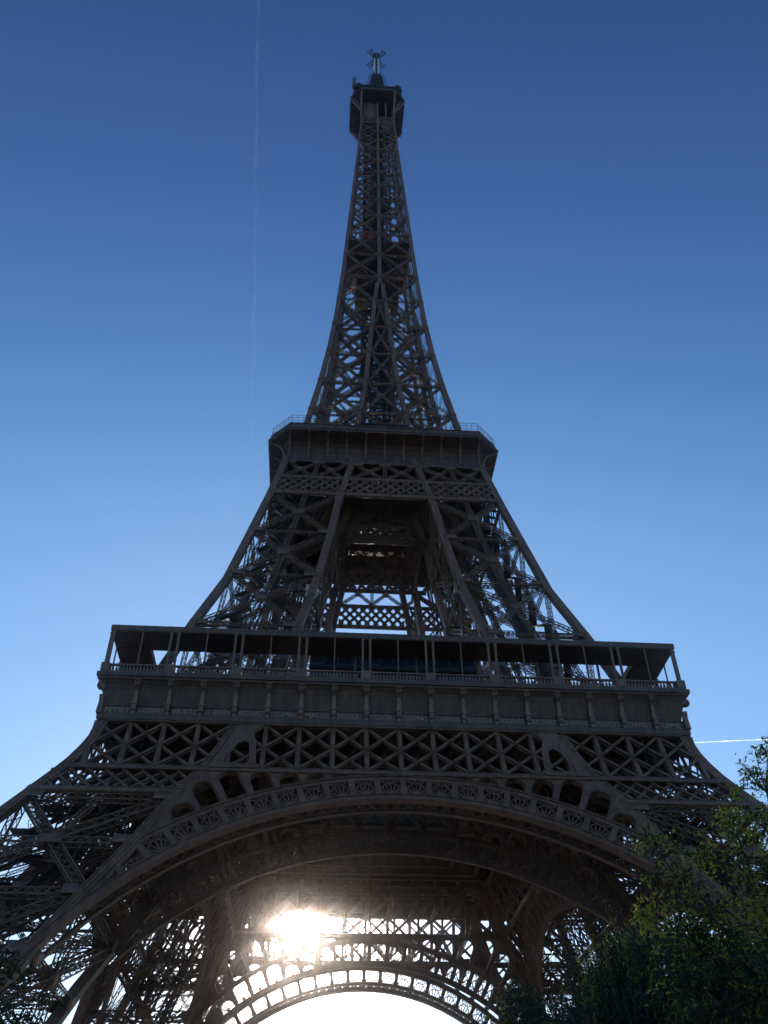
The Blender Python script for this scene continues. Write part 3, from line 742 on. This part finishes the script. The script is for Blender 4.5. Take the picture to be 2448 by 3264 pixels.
for i in range(len(znode)-1):
    zb, zt = znode[i], znode[i+1]
    n = np.array((0, -1, (Wu(zt)-Wu(zb))/(zt-zb))); n /= np.linalg.norm(n)
    F = lambda x, z, o=0.35: np.array((x, -Wu(z)+o, z))
    if zt < 180:
        for s in (-1, 1):
            pa, pb = F(s*(Wu(zb)-0.5), zb), F(s*(Gu(zb)+0.45), zb); qa, qb = F(s*(Wu(zt)-0.5), zt), F(s*(Gu(zt)+0.45), zt)
            lattice(b, pa, qb, n, 0.5, 0.42, 0.09, 0.045, 0.6); lattice(b, pb, qa, n, 0.5, 0.38, 0.09, 0.045, 0.6); lattice(b, pa, pb, n, 0.45, 0.4, 0.09, 0.05, 0.7)
            for e, g in ((pa, -s), (pb, s)):
                for q in (-0.42, 0.0, 0.42): b.bar(e+(-g*0.45, -0.4, q), e+(g*1.5, -0.4, q), 0.3, 0.06, n)
            # inner faces of the leg (turned planes)
            fa = lambda x, z: np.array((s*(Gu(z)+0.4), -x, z))
            ia, ib = fa(Wu(zb)-0.5, zb), fa(Gu(zb)+0.4, zb); ja, jb = fa(Wu(zt)-0.5, zt), fa(Gu(zt)+0.4, zt)
            lattice(b, ia, jb, (s, 0, 0.1), 0.5, 0.4, 0.12, 0.06, 0.8); lattice(b, ib, ja, (s, 0, 0.1), 0.5, 0.4, 0.12, 0.06, 0.8)
            lattice(b, ia, ib, (s, 0, 0.1), 0.45, 0.35, 0.12, 0.06, 0.8)
        # centre lozenges
        if Gu(zt) > 0.8 or True:
            ga, gt = max(Gu(zb), 0.15), max(Gu(zt), 0.05)
            if ga > 0.9:
                lattice(b, F(-ga, zb), F(gt, zt), n, 0.45, 0.4, 0.12, 0.06, 0.6); lattice(b, F(ga, zb), F(-gt, zt), n, 0.45, 0.35, 0.12, 0.06, 0.6)
                f = ga/(ga+gt); zz = zb+(zt-zb)*f; e = F(0, zz); b.bar(e+(-0.45, -0.3, 0), e+(0.45, -0.3, 0), 0.9, 0.06, n)
            b.bar(F(-ga-0.6, zb), F(ga+0.6, zb), 0.4, 0.3, n)
        lattice(b, F(-Wu(zb)+0.5, zb, 0.5), np.array((-Gu(zb)-0.4, -Gu(zb)-0.4, zb)), (0,0,1), 0.5, 0.4, 0.12, 0.06, 0.8)
        lattice(b, F(-Gu(zb)-0.4, zb, 0.5), np.array((-Wu(zb)+0.5, -Gu(zb)-0.4, zb)), (0,0,1), 0.5, 0.4, 0.12, 0.06, 0.8)
    else:
        wd = float(np.interp(zb, [180, 262], [0.44, 0.26])); lat = zb < 232
        for s in (-1, 1):
            pa, pb = F(s*(Wu(zb)-0.4), zb, 0.25), F(s*0.3, zb, 0.25); qa, qb = F(s*(Wu(zt)-0.4), zt, 0.25), F(s*0.3, zt, 0.25)
            if lat:
                lattice(b, pa, qb, n, wd, 0.4, 0.13, 0.06, 0.6); lattice(b, pb, qa, n, wd, 0.36, 0.13, 0.06, 0.6); lattice(b, pa, pb, n, 0.45, 0.4, 0.1, 0.05, 0.6)
            else:
                fl(pa, qb, n, wd); fl(pb+(0, 0.12, 0), qa+(0, 0.12, 0), n, wd); b.bar(pa+(0,0.2,0), pb+(0,0.2,0), 0.12, 0.2, n); b.bar(pa+(0,0.2,0.45), pb+(0,0.2,0.45), 0.1, 0.2, n)
            for q in (-0.34, 0.0, 0.34): 
                b.bar(pa+(s*0.3, -0.29, q), pa+(-s*0.75, -0.29, q), 0.26, 0.05, n); b.bar(pb+(-s*0.3, -0.29, q), pb+(s*0.8, -0.29, q), 0.26, 0.05, n)
            mx = (pa+qb)/2; b.bar(mx+(-0.3, -0.12, 0), mx+(0.3, -0.12, 0), 0.45, 0.05, n)
        b.bar(F(-Wu(zb)+0.4, zb, 0.4), (0, -0.9, zb), 0.25, 0.2, (0,0,1)); b.bar((0, -Wu(zb)+0.5, zb), (-Wu(zb)+0.5, 0, zb), 0.25, 0.2, (0,0,1))
quarter_copies(b.build('shaft_bracing', IRON, sh))
# lift wells, guides, stairs
b = MB()
for s4 in range(4):
    M4 = Matrix.Rotation(s4*math.pi/2, 3, 'Z')
    for u in (1.5,):
        a0 = M4 @ Vector((-u, -u, 116)); a1 = M4 @ Vector((-u, -u, 276)); b.bar(a0, a1, 0.35, 0.35)
        for i in range(52):
            z = 117+i*3; q0 = M4 @ Vector((-u, -u, z)); q1 = M4 @ Vector((u, -u, z)); q2 = M4 @ Vector((u, -u, z+3)); nn = M4 @ Vector((0,-1,0))
            b.bar(q0, q1, 0.15, 0.15, nn); b.bar(q0, q2, 0.12, 0.1, nn)
            q3 = M4 @ Vector((-u, -u, z+3)); b.bar(q1, q3, 0.12, 0.1, nn)
        for v in (-1.0, -0.5, 0.0, 0.5, 1.0): b.bar(M4 @ Vector((v, -u+0.1, 116)), M4 @ Vector((v, -u+0.1, 276)), 0.16, 0.1, nn)
        for v in (2.6, 3.6):
            for z in range(118, 262, 5):
                if Wu(z) > v+1.2: b.bar(M4 @ Vector((-v, -v, z)), M4 @ Vector((v, -v, z+2.5)), 0.14, 0.12, nn); b.bar(M4 @ Vector((v, -v, z+2.5)), M4 @ Vector((-v, -v, z+5)), 0.14, 0.12, nn); b.bar(M4 @ Vector((-v, -v, z)), M4 @ Vector((v, -v, z)), 0.16, 0.14, nn)
for i in range(420):    # spiral stair treads
    a = i*0.42; z = 117+i*0.37; b.bar((-2.9+0.1*math.cos(a), 2.2+0.1*math.sin(a), z), (-2.9+1.1*math.cos(a), 2.2+1.1*math.sin(a), z), 0.4, 0.06, (0,0,1))
b.tube([(-2.9, 2.2, 116), (-2.9, 2.2, 262)], 0.16, 8)
b.build('lift_well', DARKM, sh)
b = MB()
for z, hwf in ((196.0, 0.93), (183.5, 0.6)):
    W_ = Wu(z)*hwf; b.box(-W_, W_, -W_, W_, z, z+0.35)
    for k in range(-3, 4): b.box(k*W_/3.2-0.08, k*W_/3.2+0.08, -W_+0.1, W_-0.1, z-0.6, z-0.03)
b.bar((-8.6,-4,186.5), (-1,-4,195.8), 1.0, 0.4, (0,-1,0)); b.bar((8.6,-4,186.5), (1,-4,195.8), 1.0, 0.4, (0,-1,0))
b.build('intermediate_platform', IRON_SHADED, sh)
for (x, y, z, mt_) in ((-2.6, -3.2, 203.0, RED), (2.6, 1.0, 226.0, DARKM)):
    b = MB(); b.sweep([(x,y,z),(x,y,z+0.3),(x,y,z+3.0),(x,y,z+3.4)], [1.1,1.3,1.3,0.8], [1.0,1.15,1.15,0.7])
    for q in (-0.9, 0, 0.9): b.box(x+q-0.05, x+q+0.05, y-1.22, y-1.15, z+0.3, z+3.0)
    b.build('lift_cabin', mt_, sh)

# ---- top
tp = empty('top_gallery', parent=tower)
b = MB()
b.ring([(5.0,0,263.0),(5.25,0,263.0),(5.25,0,263.45),(5.0,0,263.45)]); b.ring([(4.85,0,266.6),(5.15,0,266.6),(5.15,0,267.1),(4.85,0,267.1)])
for s4 in range(4):
    M4 = Matrix.Rotation(s4*math.pi/2, 3, 'Z'); nn = M4 @ Vector((0,-1,0))
    for k in range(-4, 4):
        x = k*1.22; b.bar(M4 @ Vector((x,-5.05,263.4)), M4 @ Vector((x+1.22,-5.05,266.7)), 0.16, 0.08, nn); b.bar(M4 @ Vector((x+1.22,-5.0,263.4)), M4 @ Vector((x,-5.0,266.7)), 0.16, 0.08, nn)
    for k in (-1, 0, 1): b.bar(M4 @ Vector((k*2.45,-4.7,265.0)), M4 @ Vector((k*2.45,-4.7,278)), 0.45, 0.3, nn)
b.build('top_belt', IRON, tp)
b = MB(); b.box(-4.3, -0.2, -4.4, 4.3, 266.8, 277.5); b.box(-4.2, 4.2, -0.5, 4.3, 266.9, 277.6); b.build('inner_cabin', TAN, tp)
b = MB(); b.sweep([(-4.95,-4.95,266.9),(-4.95,-4.95,278.3)], 0.26, 0.26)
for i in range(10):
    for (ex, ey) in ((-8.1,-5.5), (-5.5,-8.1)):
        a0, a1 = math.pi/2*i/10, math.pi/2*(i+1)/10
        f = lambda a: (-5.0+(ex+5.0)*(1-math.cos(a)), -5.0+(ey+5.0)*(1-math.cos(a)), 268.5+9.3*math.sin(a))
        b.bar(f(a0), f(a1), 0.3, 0.3, (1,-1,0))
for (ex, ey) in ((-5.0,-8.2), (5.0,-8.2)): b.bar((ex*0.98,-5.0,271.0), (ex,ey,278.2), 0.4, 0.3, (0,-1,0))
quarter_copies(b.build('corner_post', IRON, tp))
b = MB()
b.ring([(4.6,0.5,278.2),(8.2,2.9,278.2),(8.35,2.95,278.3),(8.35,2.95,278.75),(8.2,2.9,278.85),(8.2,2.9,279.3),(8.05,2.85,279.35),(4.6,0.5,279.35)])
for k in range(-3, 4): b.box(k*2.2-0.08, k*2.2+0.08, -7.9, 7.9, 277.7, 278.17)
b.box(-4.7, 4.7, -4.7, 4.7, 278.25, 278.6)
b.build('gallery_floor', IRON_SHADED, tp)
b = MB(); b.ring([(6.9,2.4,279.3),(7.3,2.5,279.3),(7.3,2.5,282.3),(7.6,2.6,282.4),(7.6,2.6,282.9),(6.9,2.4,283.0)]); b.box(-7.0, 7.0, -6.9, 6.9, 282.5, 283.1) 
b.ring([(4.6,1,283.1),(5.0,1.1,283.1),(5.0,1.1,286.5),(5.3,1.2,286.6),(5.3,1.2,286.9),(4.6,1,286.9)]); b.box(-4.7, 4.7, -4.7, 4.7, 286.6, 287.0)
for s4 in range(4):
    M4 = Matrix.Rotation(s4*math.pi/2, 3, 'Z')
    for k in range(-4, 5): b.bar(M4 @ Vector((k*1.15,-8.1,279.3)), M4 @ Vector((k*1.15,-7.7,282.6)), 0.12, 0.1)
b.build('upper_cabin', DARKM, tp)
b = MB()
for (x, y) in ((-6.0,-6.0), (6.0,-6.0), (6.0,6.0), (-6.0,6.0)):
    b.tube([(x, y, z) for z in (283.0, 284.3, 285.0, 285.4)], [1.5, 1.5, 1.1, 0.3], 14)
b.build('dome', DARKM, tp, True)
b = MB(); b.tube([(-7.4,-6.2,283.0),(-7.4,-6.2,289.8),(-7.4,-6.2,290.1)], [0.55,0.55,0.3], 12); b.build('antenna_drum', TAN, tp, True)
b = MB(); rr = random.Random(3)
for i in range(110):
    a = rr.uniform(0, 2*math.pi); r = rr.uniform(4.5, 7.6); x, y = r*math.cos(a), r*math.sin(a); z0 = 283.0 if r > 4.8 else 286.8; h = rr.uniform(0.8, 3.2)
    b.bar((x, y, z0), (x+rr.uniform(-.15,.15), y, z0+h), 0.09, 0.09)
    if i % 3 == 0: b.bar((x-0.5, y, z0+h*0.8), (x+0.5, y+0.2, z0+h*0.8), 0.08, 0.08)
    if i % 4 == 0: b.box(x-0.2, x+0.2, y-0.15, y+0.15, z0+h*0.5, z0+h*0.5+0.9)
for i in range(40):
    a = rr.uniform(0, 2*math.pi); x, y = 8.3*math.cos(a), 8.3*math.sin(a); x = max(-8.3, min(8.3, x)); b.bar((x*0.98, y*0.98, 279), (x*1.08, y*1.06, 279.8+rr.random()), 0.07, 0.07)
b.build('rooftop_antennas', DARKM, tp)
b = MB(); b.tube([(5.8,-5.0,286.4),(5.8,-5.3,286.9),(5.8,-5.6,286.9)], [0.2,0.6,0.1], 12); b.tube([(3.4,-6.2,285.0),(3.4,-6.5,285.5),(3.4,-6.7,285.5)], [0.2,0.6,0.1], 12); b.build('dish', PALE, tp, True)
ms = empty('mast', parent=tower)
b = MB(); zz = [286.9, 292, 297, 303, 307]
hh = [2.5, 2.3, 2.1, 1.6, 0.9]
for sx, sy in ((-1,-1),(1,-1),(1,1),(-1,1)):
    for i in range(4): b.bar((sx*hh[i], sy*hh[i], zz[i]), (sx*hh[i+1], sy*hh[i+1], zz[i+1]), 0.25, 0.25)
for i in range(16):
    z = 287+i*1.28; h = float(np.interp(z, zz, hh)); h2 = float(np.interp(z+1.28, zz, hh))
    for s4 in range(4):
        M4 = Matrix.Rotation(s4*math.pi/2, 3, 'Z'); b.bar(M4 @ Vector((-h,-h,z)), M4 @ Vector((h2,-h2,z+1.28)), 0.12, 0.1); b.bar(M4 @ Vector((h,-h,z)), M4 @ Vector((-h2,-h2,z+1.28)), 0.12, 0.1); b.bar(M4 @ Vector((-h,-h,z)), M4 @ Vector((h,-h,z)), 0.14, 0.12)
        if z > 292: 
            for q in (-0.6, 0.6): b.bar(M4 @ Vector((q*h,-h,z)), M4 @ Vector((q*h*1.5,-h-0.9,z+0.5)), 0.1, 0.1); b.bar(M4 @ Vector((q*h*1.5,-h-0.9,z)), M4 @ Vector((q*h*1.5,-h-0.9,z+1.0)), 0.12, 0.1)
b.box(-1.2, 1.2, -1.2, 1.2, 287, 304)
b.build('mast_base', DARKM, ms)
b = MB(); b.sweep([(0,0,304),(0,0,324.2)], [0.42,0.38], [0.42,0.38]); b.bar((0,0,324),(0,0,325.4), 0.12, 0.12); b.build('mast_core', DARKM, ms)
b = MB()
for sx, sy in ((-1,-1),(1,-1),(1,1),(-1,1)):
    for i in range(9):
        z = 306.6+i*1.5; b.sweep([(sx*0.62, sy*0.5, z), (sx*0.62, sy*0.5, z+1.36)], 0.24, 0.24)
b.build('antenna_panels', PALE, ms)
b = MB(); b.tube([(0,0,319.0),(0,0,320.0),(0,0,323.6),(0,0,324.0)], [0.8,1.25,1.2,0.5], 10)
b.build('mast_head', DARKM, ms)
dp = MB()      # H-shaped dipole frame, on the diagonal
ca = math.sqrt(0.5); dg_ = lambda u, v, z: (ca*u-ca*v, ca*u+ca*v, z)
for z in (319.9, 321.7): dp.bar(dg_(0.9, 0, z), dg_(3.5, 0, z), 0.17, 0.17)
for q in (-0.55, 0.55): dp.bar(dg_(0.9, q, 320.8), dg_(3.5, q, 320.8), 0.17, 0.17)
dp.bar(dg_(3.55, -1.3, 320.8), dg_(3.55, 1.3, 320.8), 0.2, 0.2)
quarter_copies(dp.build('dipole', DARKM, ms))

# ------------------------------------------------------------------ ground
def sheet(name, pts, z, mt_):
    me = mesh_from([(x, y, z) for x, y in pts], [list(range(len(pts)))], name); me.materials.append(mt_)
    o = bpy.data.objects.new(name, me); C.objects.link(o); o['kind'] = 'structure'; return o
sheet('ground', [(-50000,-50000),(50000,-50000),(50000,50000),(-50000,50000)], 0.0, GROUND)
sheet('lawn', [(14,-150),(90,-150),(90,-68),(14,-68)], 0.01, LAWN); sheet('lawn', [(-90,-150),(-22,-150),(-22,-68),(-90,-68)], 0.01, LAWN)
sheet('path', [(-14,-400),(6,-400),(6,-66),(-14,-66)], 0.006, mat('path_gravel', (0.33,0.29,0.23), rough=0.95, noise=0.2, nscale=2))

# ------------------------------------------------------------------ sun body, contrails
def pix(px, py, dist):
    """world point seen at a pixel of the 2448 x 3264 photograph, at a distance"""
    d = fw+r2*((px-1224)/2864)-u2*((py-1632)/2864); return Vector(CAM)+d.normalized()*dist
me = bpy.data.meshes.new('sun'); import bmesh
bm = bmesh.new(); bmesh.ops.create_uvsphere(bm, u_segments=48, v_segments=24, radius=90000*math.tan(R_(0.8))); bm.to_mesh(me); bm.free()
sm = bpy.data.materials.new('sun_surface'); sm.use_nodes = True; n = sm.node_tree; n.nodes.clear(); e = n.nodes.new('ShaderNodeEmission'); e.inputs[0].default_value = (1,0.95,0.85,1); e.inputs[1].default_value = 1500; o_ = n.nodes.new('ShaderNodeOutputMaterial'); n.links.new(e.outputs[0], o_.inputs[0])
me.materials.append(sm); sunb = bpy.data.objects.new('sun', me); C.objects.link(sunb); sunb.location = Vector(CAM)+SUN*90000; sunb['kind'] = 'structure'
def contrail(pa, pb, rad, label, density, tilt):
    a = pa; b2 = pb; b = MB(); N = 60
    pts = [a+(b2-a)*i/N+Vector((math.sin(i*0.7)*rad*0.3, 0, 0)) for i in range(N+1)]
    b.tube(pts, [rad*(0.5+0.5*i/N) for i in range(N+1)], 10)
    mt_ = bpy.data.materials.new('contrail_vapour'); mt_.use_nodes = True; n = mt_.node_tree; n.nodes.clear()
    o_ = n.nodes.new('ShaderNodeOutputMaterial'); tr = n.nodes.new('ShaderNodeBsdfTransparent'); df = n.nodes.new('ShaderNodeBsdfTranslucent'); df.inputs[0].default_value = (0.95,0.97,1,1)
    d2 = n.nodes.new('ShaderNodeBsdfDiffuse'); d2.inputs[0].default_value = (0.95,0.97,1,1); ad = n.nodes.new('ShaderNodeAddShader'); n.links.new(df.outputs[0], ad.inputs[0]); n.links.new(d2.outputs[0], ad.inputs[1])
    mx = n.nodes.new('ShaderNodeMixShader'); tc_ = n.nodes.new('ShaderNodeTexCoord'); nz = n.nodes.new('ShaderNodeTexNoise'); nz.inputs['Scale'].default_value = 0.012; nz.inputs['Detail'].default_value = 4
    rp = n.nodes.new('ShaderNodeMapRange'); rp.inputs[1].default_value = 0.42; rp.inputs[2].default_value = 0.62; rp.inputs[3].default_value = density*(0.05 if density < 0.2 else 0.4); rp.inputs[4].default_value = density
    n.links.new(tc_.outputs['Object'], nz.inputs['Vector']); n.links.new(nz.outputs['Fac'], rp.inputs[0]); n.links.new(rp.outputs[0], mx.inputs[0])
    n.links.new(tr.outputs[0], mx.inputs[1]); n.links.new(ad.outputs[0], mx.inputs[2]); n.links.new(mx.outputs[0], o_.inputs[0])
    o = b.build('contrail', mt_, None, True); tag(o, label, 'contrail'); return o
contrail(Vector((-870,2900,9002)), Vector((-1182,9661,9002)), 22, 'long faint broken contrail running up the sky left of the tower', 0.02, 0)
contrail(Vector((7900,17240,9002)), Vector((12500,16500,9002)), 15, 'short bright contrail level with the belt truss on the right', 0.45, 0)
# ------------------------------------------------------------------ trees
def leafmat(name, col, tr, noise=0.35):
    return mat(name, col, rough=0.5, noise=noise, nscale=1.2, transl=tr)
def leaves_mesh(name, centers, size, material, parent, dirs=None, aspect=0.45, k=1):
    N = len(centers); c = np.array(centers)
    d = rng.normal(size=(N, 3)) if dirs is None else np.array(dirs)+rng.normal(size=(N, 3))*0.35
    d /= np.linalg.norm(d, axis=1, keepdims=True); r = rng.normal(size=(N, 3)); s = np.cross(d, r); s /= np.linalg.norm(s, axis=1, keepdims=True)
    sz = size*rng.uniform(0.45, 1.5, size=(N, 1)); nn = np.cross(d, s)
    v0 = c; v1 = c+d*sz*0.45+s*sz*aspect*0.5+nn*sz*0.08; v2 = c+d*sz; v3 = c+d*sz*0.45-s*sz*aspect*0.5+nn*sz*0.08
    V = np.stack([v0, v1, v2, v3], 1).reshape(-1, 3); F = np.arange(4*N).reshape(-1, 4)
    me = mesh_from(V, F, name); me.materials.append(material); o = bpy.data.objects.new(name, me); C.objects.link(o); o.parent = parent; return o
def curve_pts(a, b, sag, n, r, wob=0.06):
    """gently bent limb from a to b, rising first"""
    a = np.array(a, float); b = np.array(b, float); L = np.linalg.norm(b-a); pts = []
    off = r.normal(size=3)*L*wob
    for i in range(n+1):
        f = i/n; p = a+(b-a)*f+np.array([0, 0, 1.0])*sag*L*math.sin(math.pi*f)+off*math.sin(math.pi*f)+r.normal(size=3)*L*0.012*(0 < i < n)
        pts.append(p)
    return pts
def leafmat(name, col, tr, noise=0.35):
    return mat(name, col, rough=0.5, noise=noise, nscale=1.2, transl=tr)
LEAF_LIT = leafmat('leaf_lit', (0.11, 0.115, 0.024), (0.85, 0.76, 0.09)); LEAF_D = leafmat('leaf_dark', (0.028, 0.042, 0.02), (0.04, 0.06, 0.02))  # sunlit and unlit leaves painted as two leaf colours
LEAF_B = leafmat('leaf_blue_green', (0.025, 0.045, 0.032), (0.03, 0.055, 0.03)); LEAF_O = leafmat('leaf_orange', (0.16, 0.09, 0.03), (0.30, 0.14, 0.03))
def clump_tree(name, label, px, dist, clumps, mats, seed, trunk_top, trunk_r=0.22, twigs=46, per=22, lsize=0.15, aspect=0.34, droop=0.0, group=None, mixf=0.5, gap=0.7):
    """tree whose limbs reach out to a set of leaf clumps; clumps are (direction x, direction y, distance, radius)"""
    r = np.random.default_rng(seed); base = pix(px, 3200, dist); base = np.array((base.x, base.y, 0.0))
    t = empty(name, tuple(base)); tag(t, label, 'tree', group)
    B = MB(); top = np.array((0, 0, trunk_top)); tr = curve_pts((0, 0, -0.1), top, 0.0, 8, r, 0.04)
    B.tube([tuple(p) for p in tr], [trunk_r*(1-0.06*i) for i in range(9)], 9)
    L1 = []; D1_ = []; L2 = []; D2_ = []
    for (cx, cy, cdist, cr) in clumps:
        c = np.array(pix(cx, cy, cdist))-base
        f = r.uniform(0.55, 1.0); s0 = tr[int(f*8)]; mx_ = min(0.95, max(0.04, mixf+r.normal()*0.3-(0.4 if cy > 3030 else 0)))  # low clumps get fewer sunlit-coloured leaves, so they look shaded
        lim = curve_pts(s0, c, 0.08, 7, r); B.tube([tuple(p) for p in lim], [trunk_r*0.36*(1-i/8.5) for i in range(8)], 6)
        for k in range(int(twigs*cr*cr)+8):
            st = lim[r.integers(4, 8)] if k % 3 else c+r.normal(size=3)*cr*0.25
            d = r.normal(size=3); d /= np.linalg.norm(d); d[2] = d[2]*0.75-droop; e = c+d*cr*r.uniform(0.35, 1.15)
            if np.linalg.norm(e-st) > 2.6*cr: st = c
            tw = curve_pts(st, e, 0.05, 4, r, 0.08)
            if k % 2 == 0: B.tube([tuple(p) for p in tw], [0.022, 0.018, 0.013, 0.009, 0.005], 3)
            dd = tw[-1]-tw[-2]; dd /= np.linalg.norm(dd)
            for m_ in range(per):
                ff = r.uniform(0.35, 1.0)*4; q = min(3, int(ff)); p = tw[q]+(tw[q+1]-tw[q])*(ff-q)+r.normal(size=3)*0.07
                sd = np.cross(dd, r.normal(size=3)); sd /= (np.linalg.norm(sd)+1e-6)
                dl = dd*0.55+sd*0.8+np.array((0, 0, -0.25-droop))
                if r.random() < mx_: L1.append(p); D1_.append(dl)
                else: L2.append(p); D2_.append(dl)
    B.build('trunk', BARK, t)
    def lv(Ls, Ds, mm):
        if not Ls: return None
        P = np.array(Ls); D = np.array(Ds); return leaves_mesh('crown', P, lsize, mm, t, D, aspect)
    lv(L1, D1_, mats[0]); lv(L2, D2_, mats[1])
    return t
A_CL = [(2090,2700,24,.75),(2150,2800,24.5,.95),(2230,2700,25,.8),(2255,2880,24,1.0),(2330,2610,26,.8),(2400,2480,27,.75),(2445,2400,27,.6),(2380,2750,25,1.0),(2440,2640,26,1.0),
        (2170,2960,24,.95),(2060,2925,23.5,.6),(2300,3000,24,1.2),(2430,2890,25,1.2),(2110,3060,24,1.0),(2240,3110,24,1.3),(2390,3120,25,1.4),(2330,3240,24,1.3),(2450,3250,25,1.3),(2200,3230,24,1.2),
        (2560,2480,27,1.2),(2600,2700,25,1.5),(2620,2950,26,1.6),(2700,2800,28,1.7),(2600,3150,27,1.7),(2780,2600,28,1.5),(2750,3050,27,1.8),(2500,2560,29,1.0)]
clump_tree('broadleaf_tree', 'tall leafy tree with yellow green backlit leaves at the right edge', 2640, 27, A_CL, (LEAF_LIT, LEAF_D), 5, 6.2, 0.24, twigs=19, per=20, lsize=0.13, mixf=0.5)
C_CL = [(1660,3200,44,1.3),(1720,3260,44,1.5),(1600,3290,44,1.4),(1560,3350,44,1.6),(1680,3340,45,1.9),(1780,3330,46,1.9),(1840,3260,46,1.6)]
clump_tree('broadleaf_tree', 'small dark round tree low beside the weeping tree under the far arch', 1690, 45, C_CL, (LEAF_LIT, LEAF_B), 9, 4.5, 0.2, twigs=30, per=14, lsize=0.22, mixf=0.2)
D_CL = [(70,3110,22,.32),(20,3060,22,.3),(-40,3130,22,.6),(80,3235,22,.5),(10,3220,22,.55),(-60,3260,22.5,1.2),(-160,3100,23,1.2),(-220,3240,23,1.4),(-120,2980,23,.8),(50,3330,22,1.1)]
clump_tree('broadleaf_tree', 'sparse tree with browning orange tipped leaves in the lower left corner', -330, 24, D_CL, (LEAF_O, LEAF_D), 13, 4.0, 0.2, twigs=24, per=9, lsize=0.13, mixf=0.6)
def weeping_tree(label, px, dist, height, rad, seed):
    r = np.random.default_rng(seed); b_ = pix(px, 3200, dist); t = empty('weeping_tree', (b_.x, b_.y, 0)); tag(t, label, 'tree')
    B = MB(); tr = curve_pts((0, 0, -0.1), (0.3, 0, height*0.6), 0, 8, r, 0.03); B.tube([tuple(p) for p in tr], [0.34-0.02*i for i in range(9)], 9)
    LA = [[], []]; DA = [[], []]
    for k in range(95):
        a = r.uniform(0, 2*math.pi); u = math.sqrt(r.uniform(0.02, 1.0)); rr_ = rad*u*r.uniform(0.85, 1.05)
        tip = np.array((rr_*math.cos(a), rr_*math.sin(a), height*(0.62+0.38*math.sqrt(max(0, 1-u*u*0.93)))+r.normal()*0.25))
        lim = curve_pts(tr[r.integers(4, 9)], tip, 0.12, 7, r); B.tube([tuple(p) for p in lim], [0.09*(1-i/8) for i in range(8)], 5)
        for j in range(26):
            q = lim[r.integers(3, 8)]+r.normal(size=3)*0.28; Ls = r.uniform(0.8, 3.4)*(0.6+0.6*u)
            sway = r.normal(size=2)*0.10
            st = [q+np.array((sway[0]*f*Ls, sway[1]*f*Ls, -f*Ls+0.12*math.sin(f*3))) for f in np.linspace(0, 1, 5)]
            if j % 4 == 0: B.tube([tuple(p) for p in st], [0.014, 0.012, 0.009, 0.006, 0.003], 3)
            lit = 1 if r.random() < (0.35 if tip[2] > height*0.9 else 0.08) else 0  # sunlit leaf colour painted in, mostly along the crown top
            n = int(24*Ls)
            ff = r.uniform(0, 1, n)
            for f in ff:
                p = q+np.array((sway[0]*f*Ls, sway[1]*f*Ls, -f*Ls))+r.normal(size=3)*0.05
                dl = np.array((r.normal()*0.5, r.normal()*0.5, -0.9)); LA[lit].append(p); DA[lit].append(dl)
    B.build('trunk', BARK, t)
    for i, mm in enumerate((LEAF_B, LEAF_LIT)): leaves_mesh('crown', np.array(LA[i]), 0.14, mm, t, np.array(DA[i]), 0.28)
    return t
weeping_tree('dense dark blue green weeping tree with trailing twigs below the leafy tree', 2120, 31, 10.2, 3.3, 21)
weeping_tree('second dark weeping tree behind the leafy tree in the lower right corner', 2440, 35, 10.6, 3.2, 22)
# ------------------------------------------------------------------ air
hb = MB(); hb.box(-52000, 52000, -52000, 52000, -1.0, 332.0)  # haze volume added to stand in for glare round the sun
hz = bpy.data.materials.new('air'); hz.use_nodes = True; n = hz.node_tree; n.nodes.clear()
o_ = n.nodes.new('ShaderNodeOutputMaterial'); pvn = n.nodes.new('ShaderNodeVolumePrincipled')
pvn.inputs['Color'].default_value = (1.0, 0.85, 0.79, 1); pvn.inputs['Density'].default_value = 0.00050; pvn.inputs['Anisotropy'].default_value = 0.985
n.links.new(pvn.outputs[0], o_.inputs['Volume'])
ho = hb.build('haze', hz); ho['kind'] = 'stuff'
print('SCENE DONE', sum(len(o.data.polygons) for o in S.objects if o.type == 'MESH'))
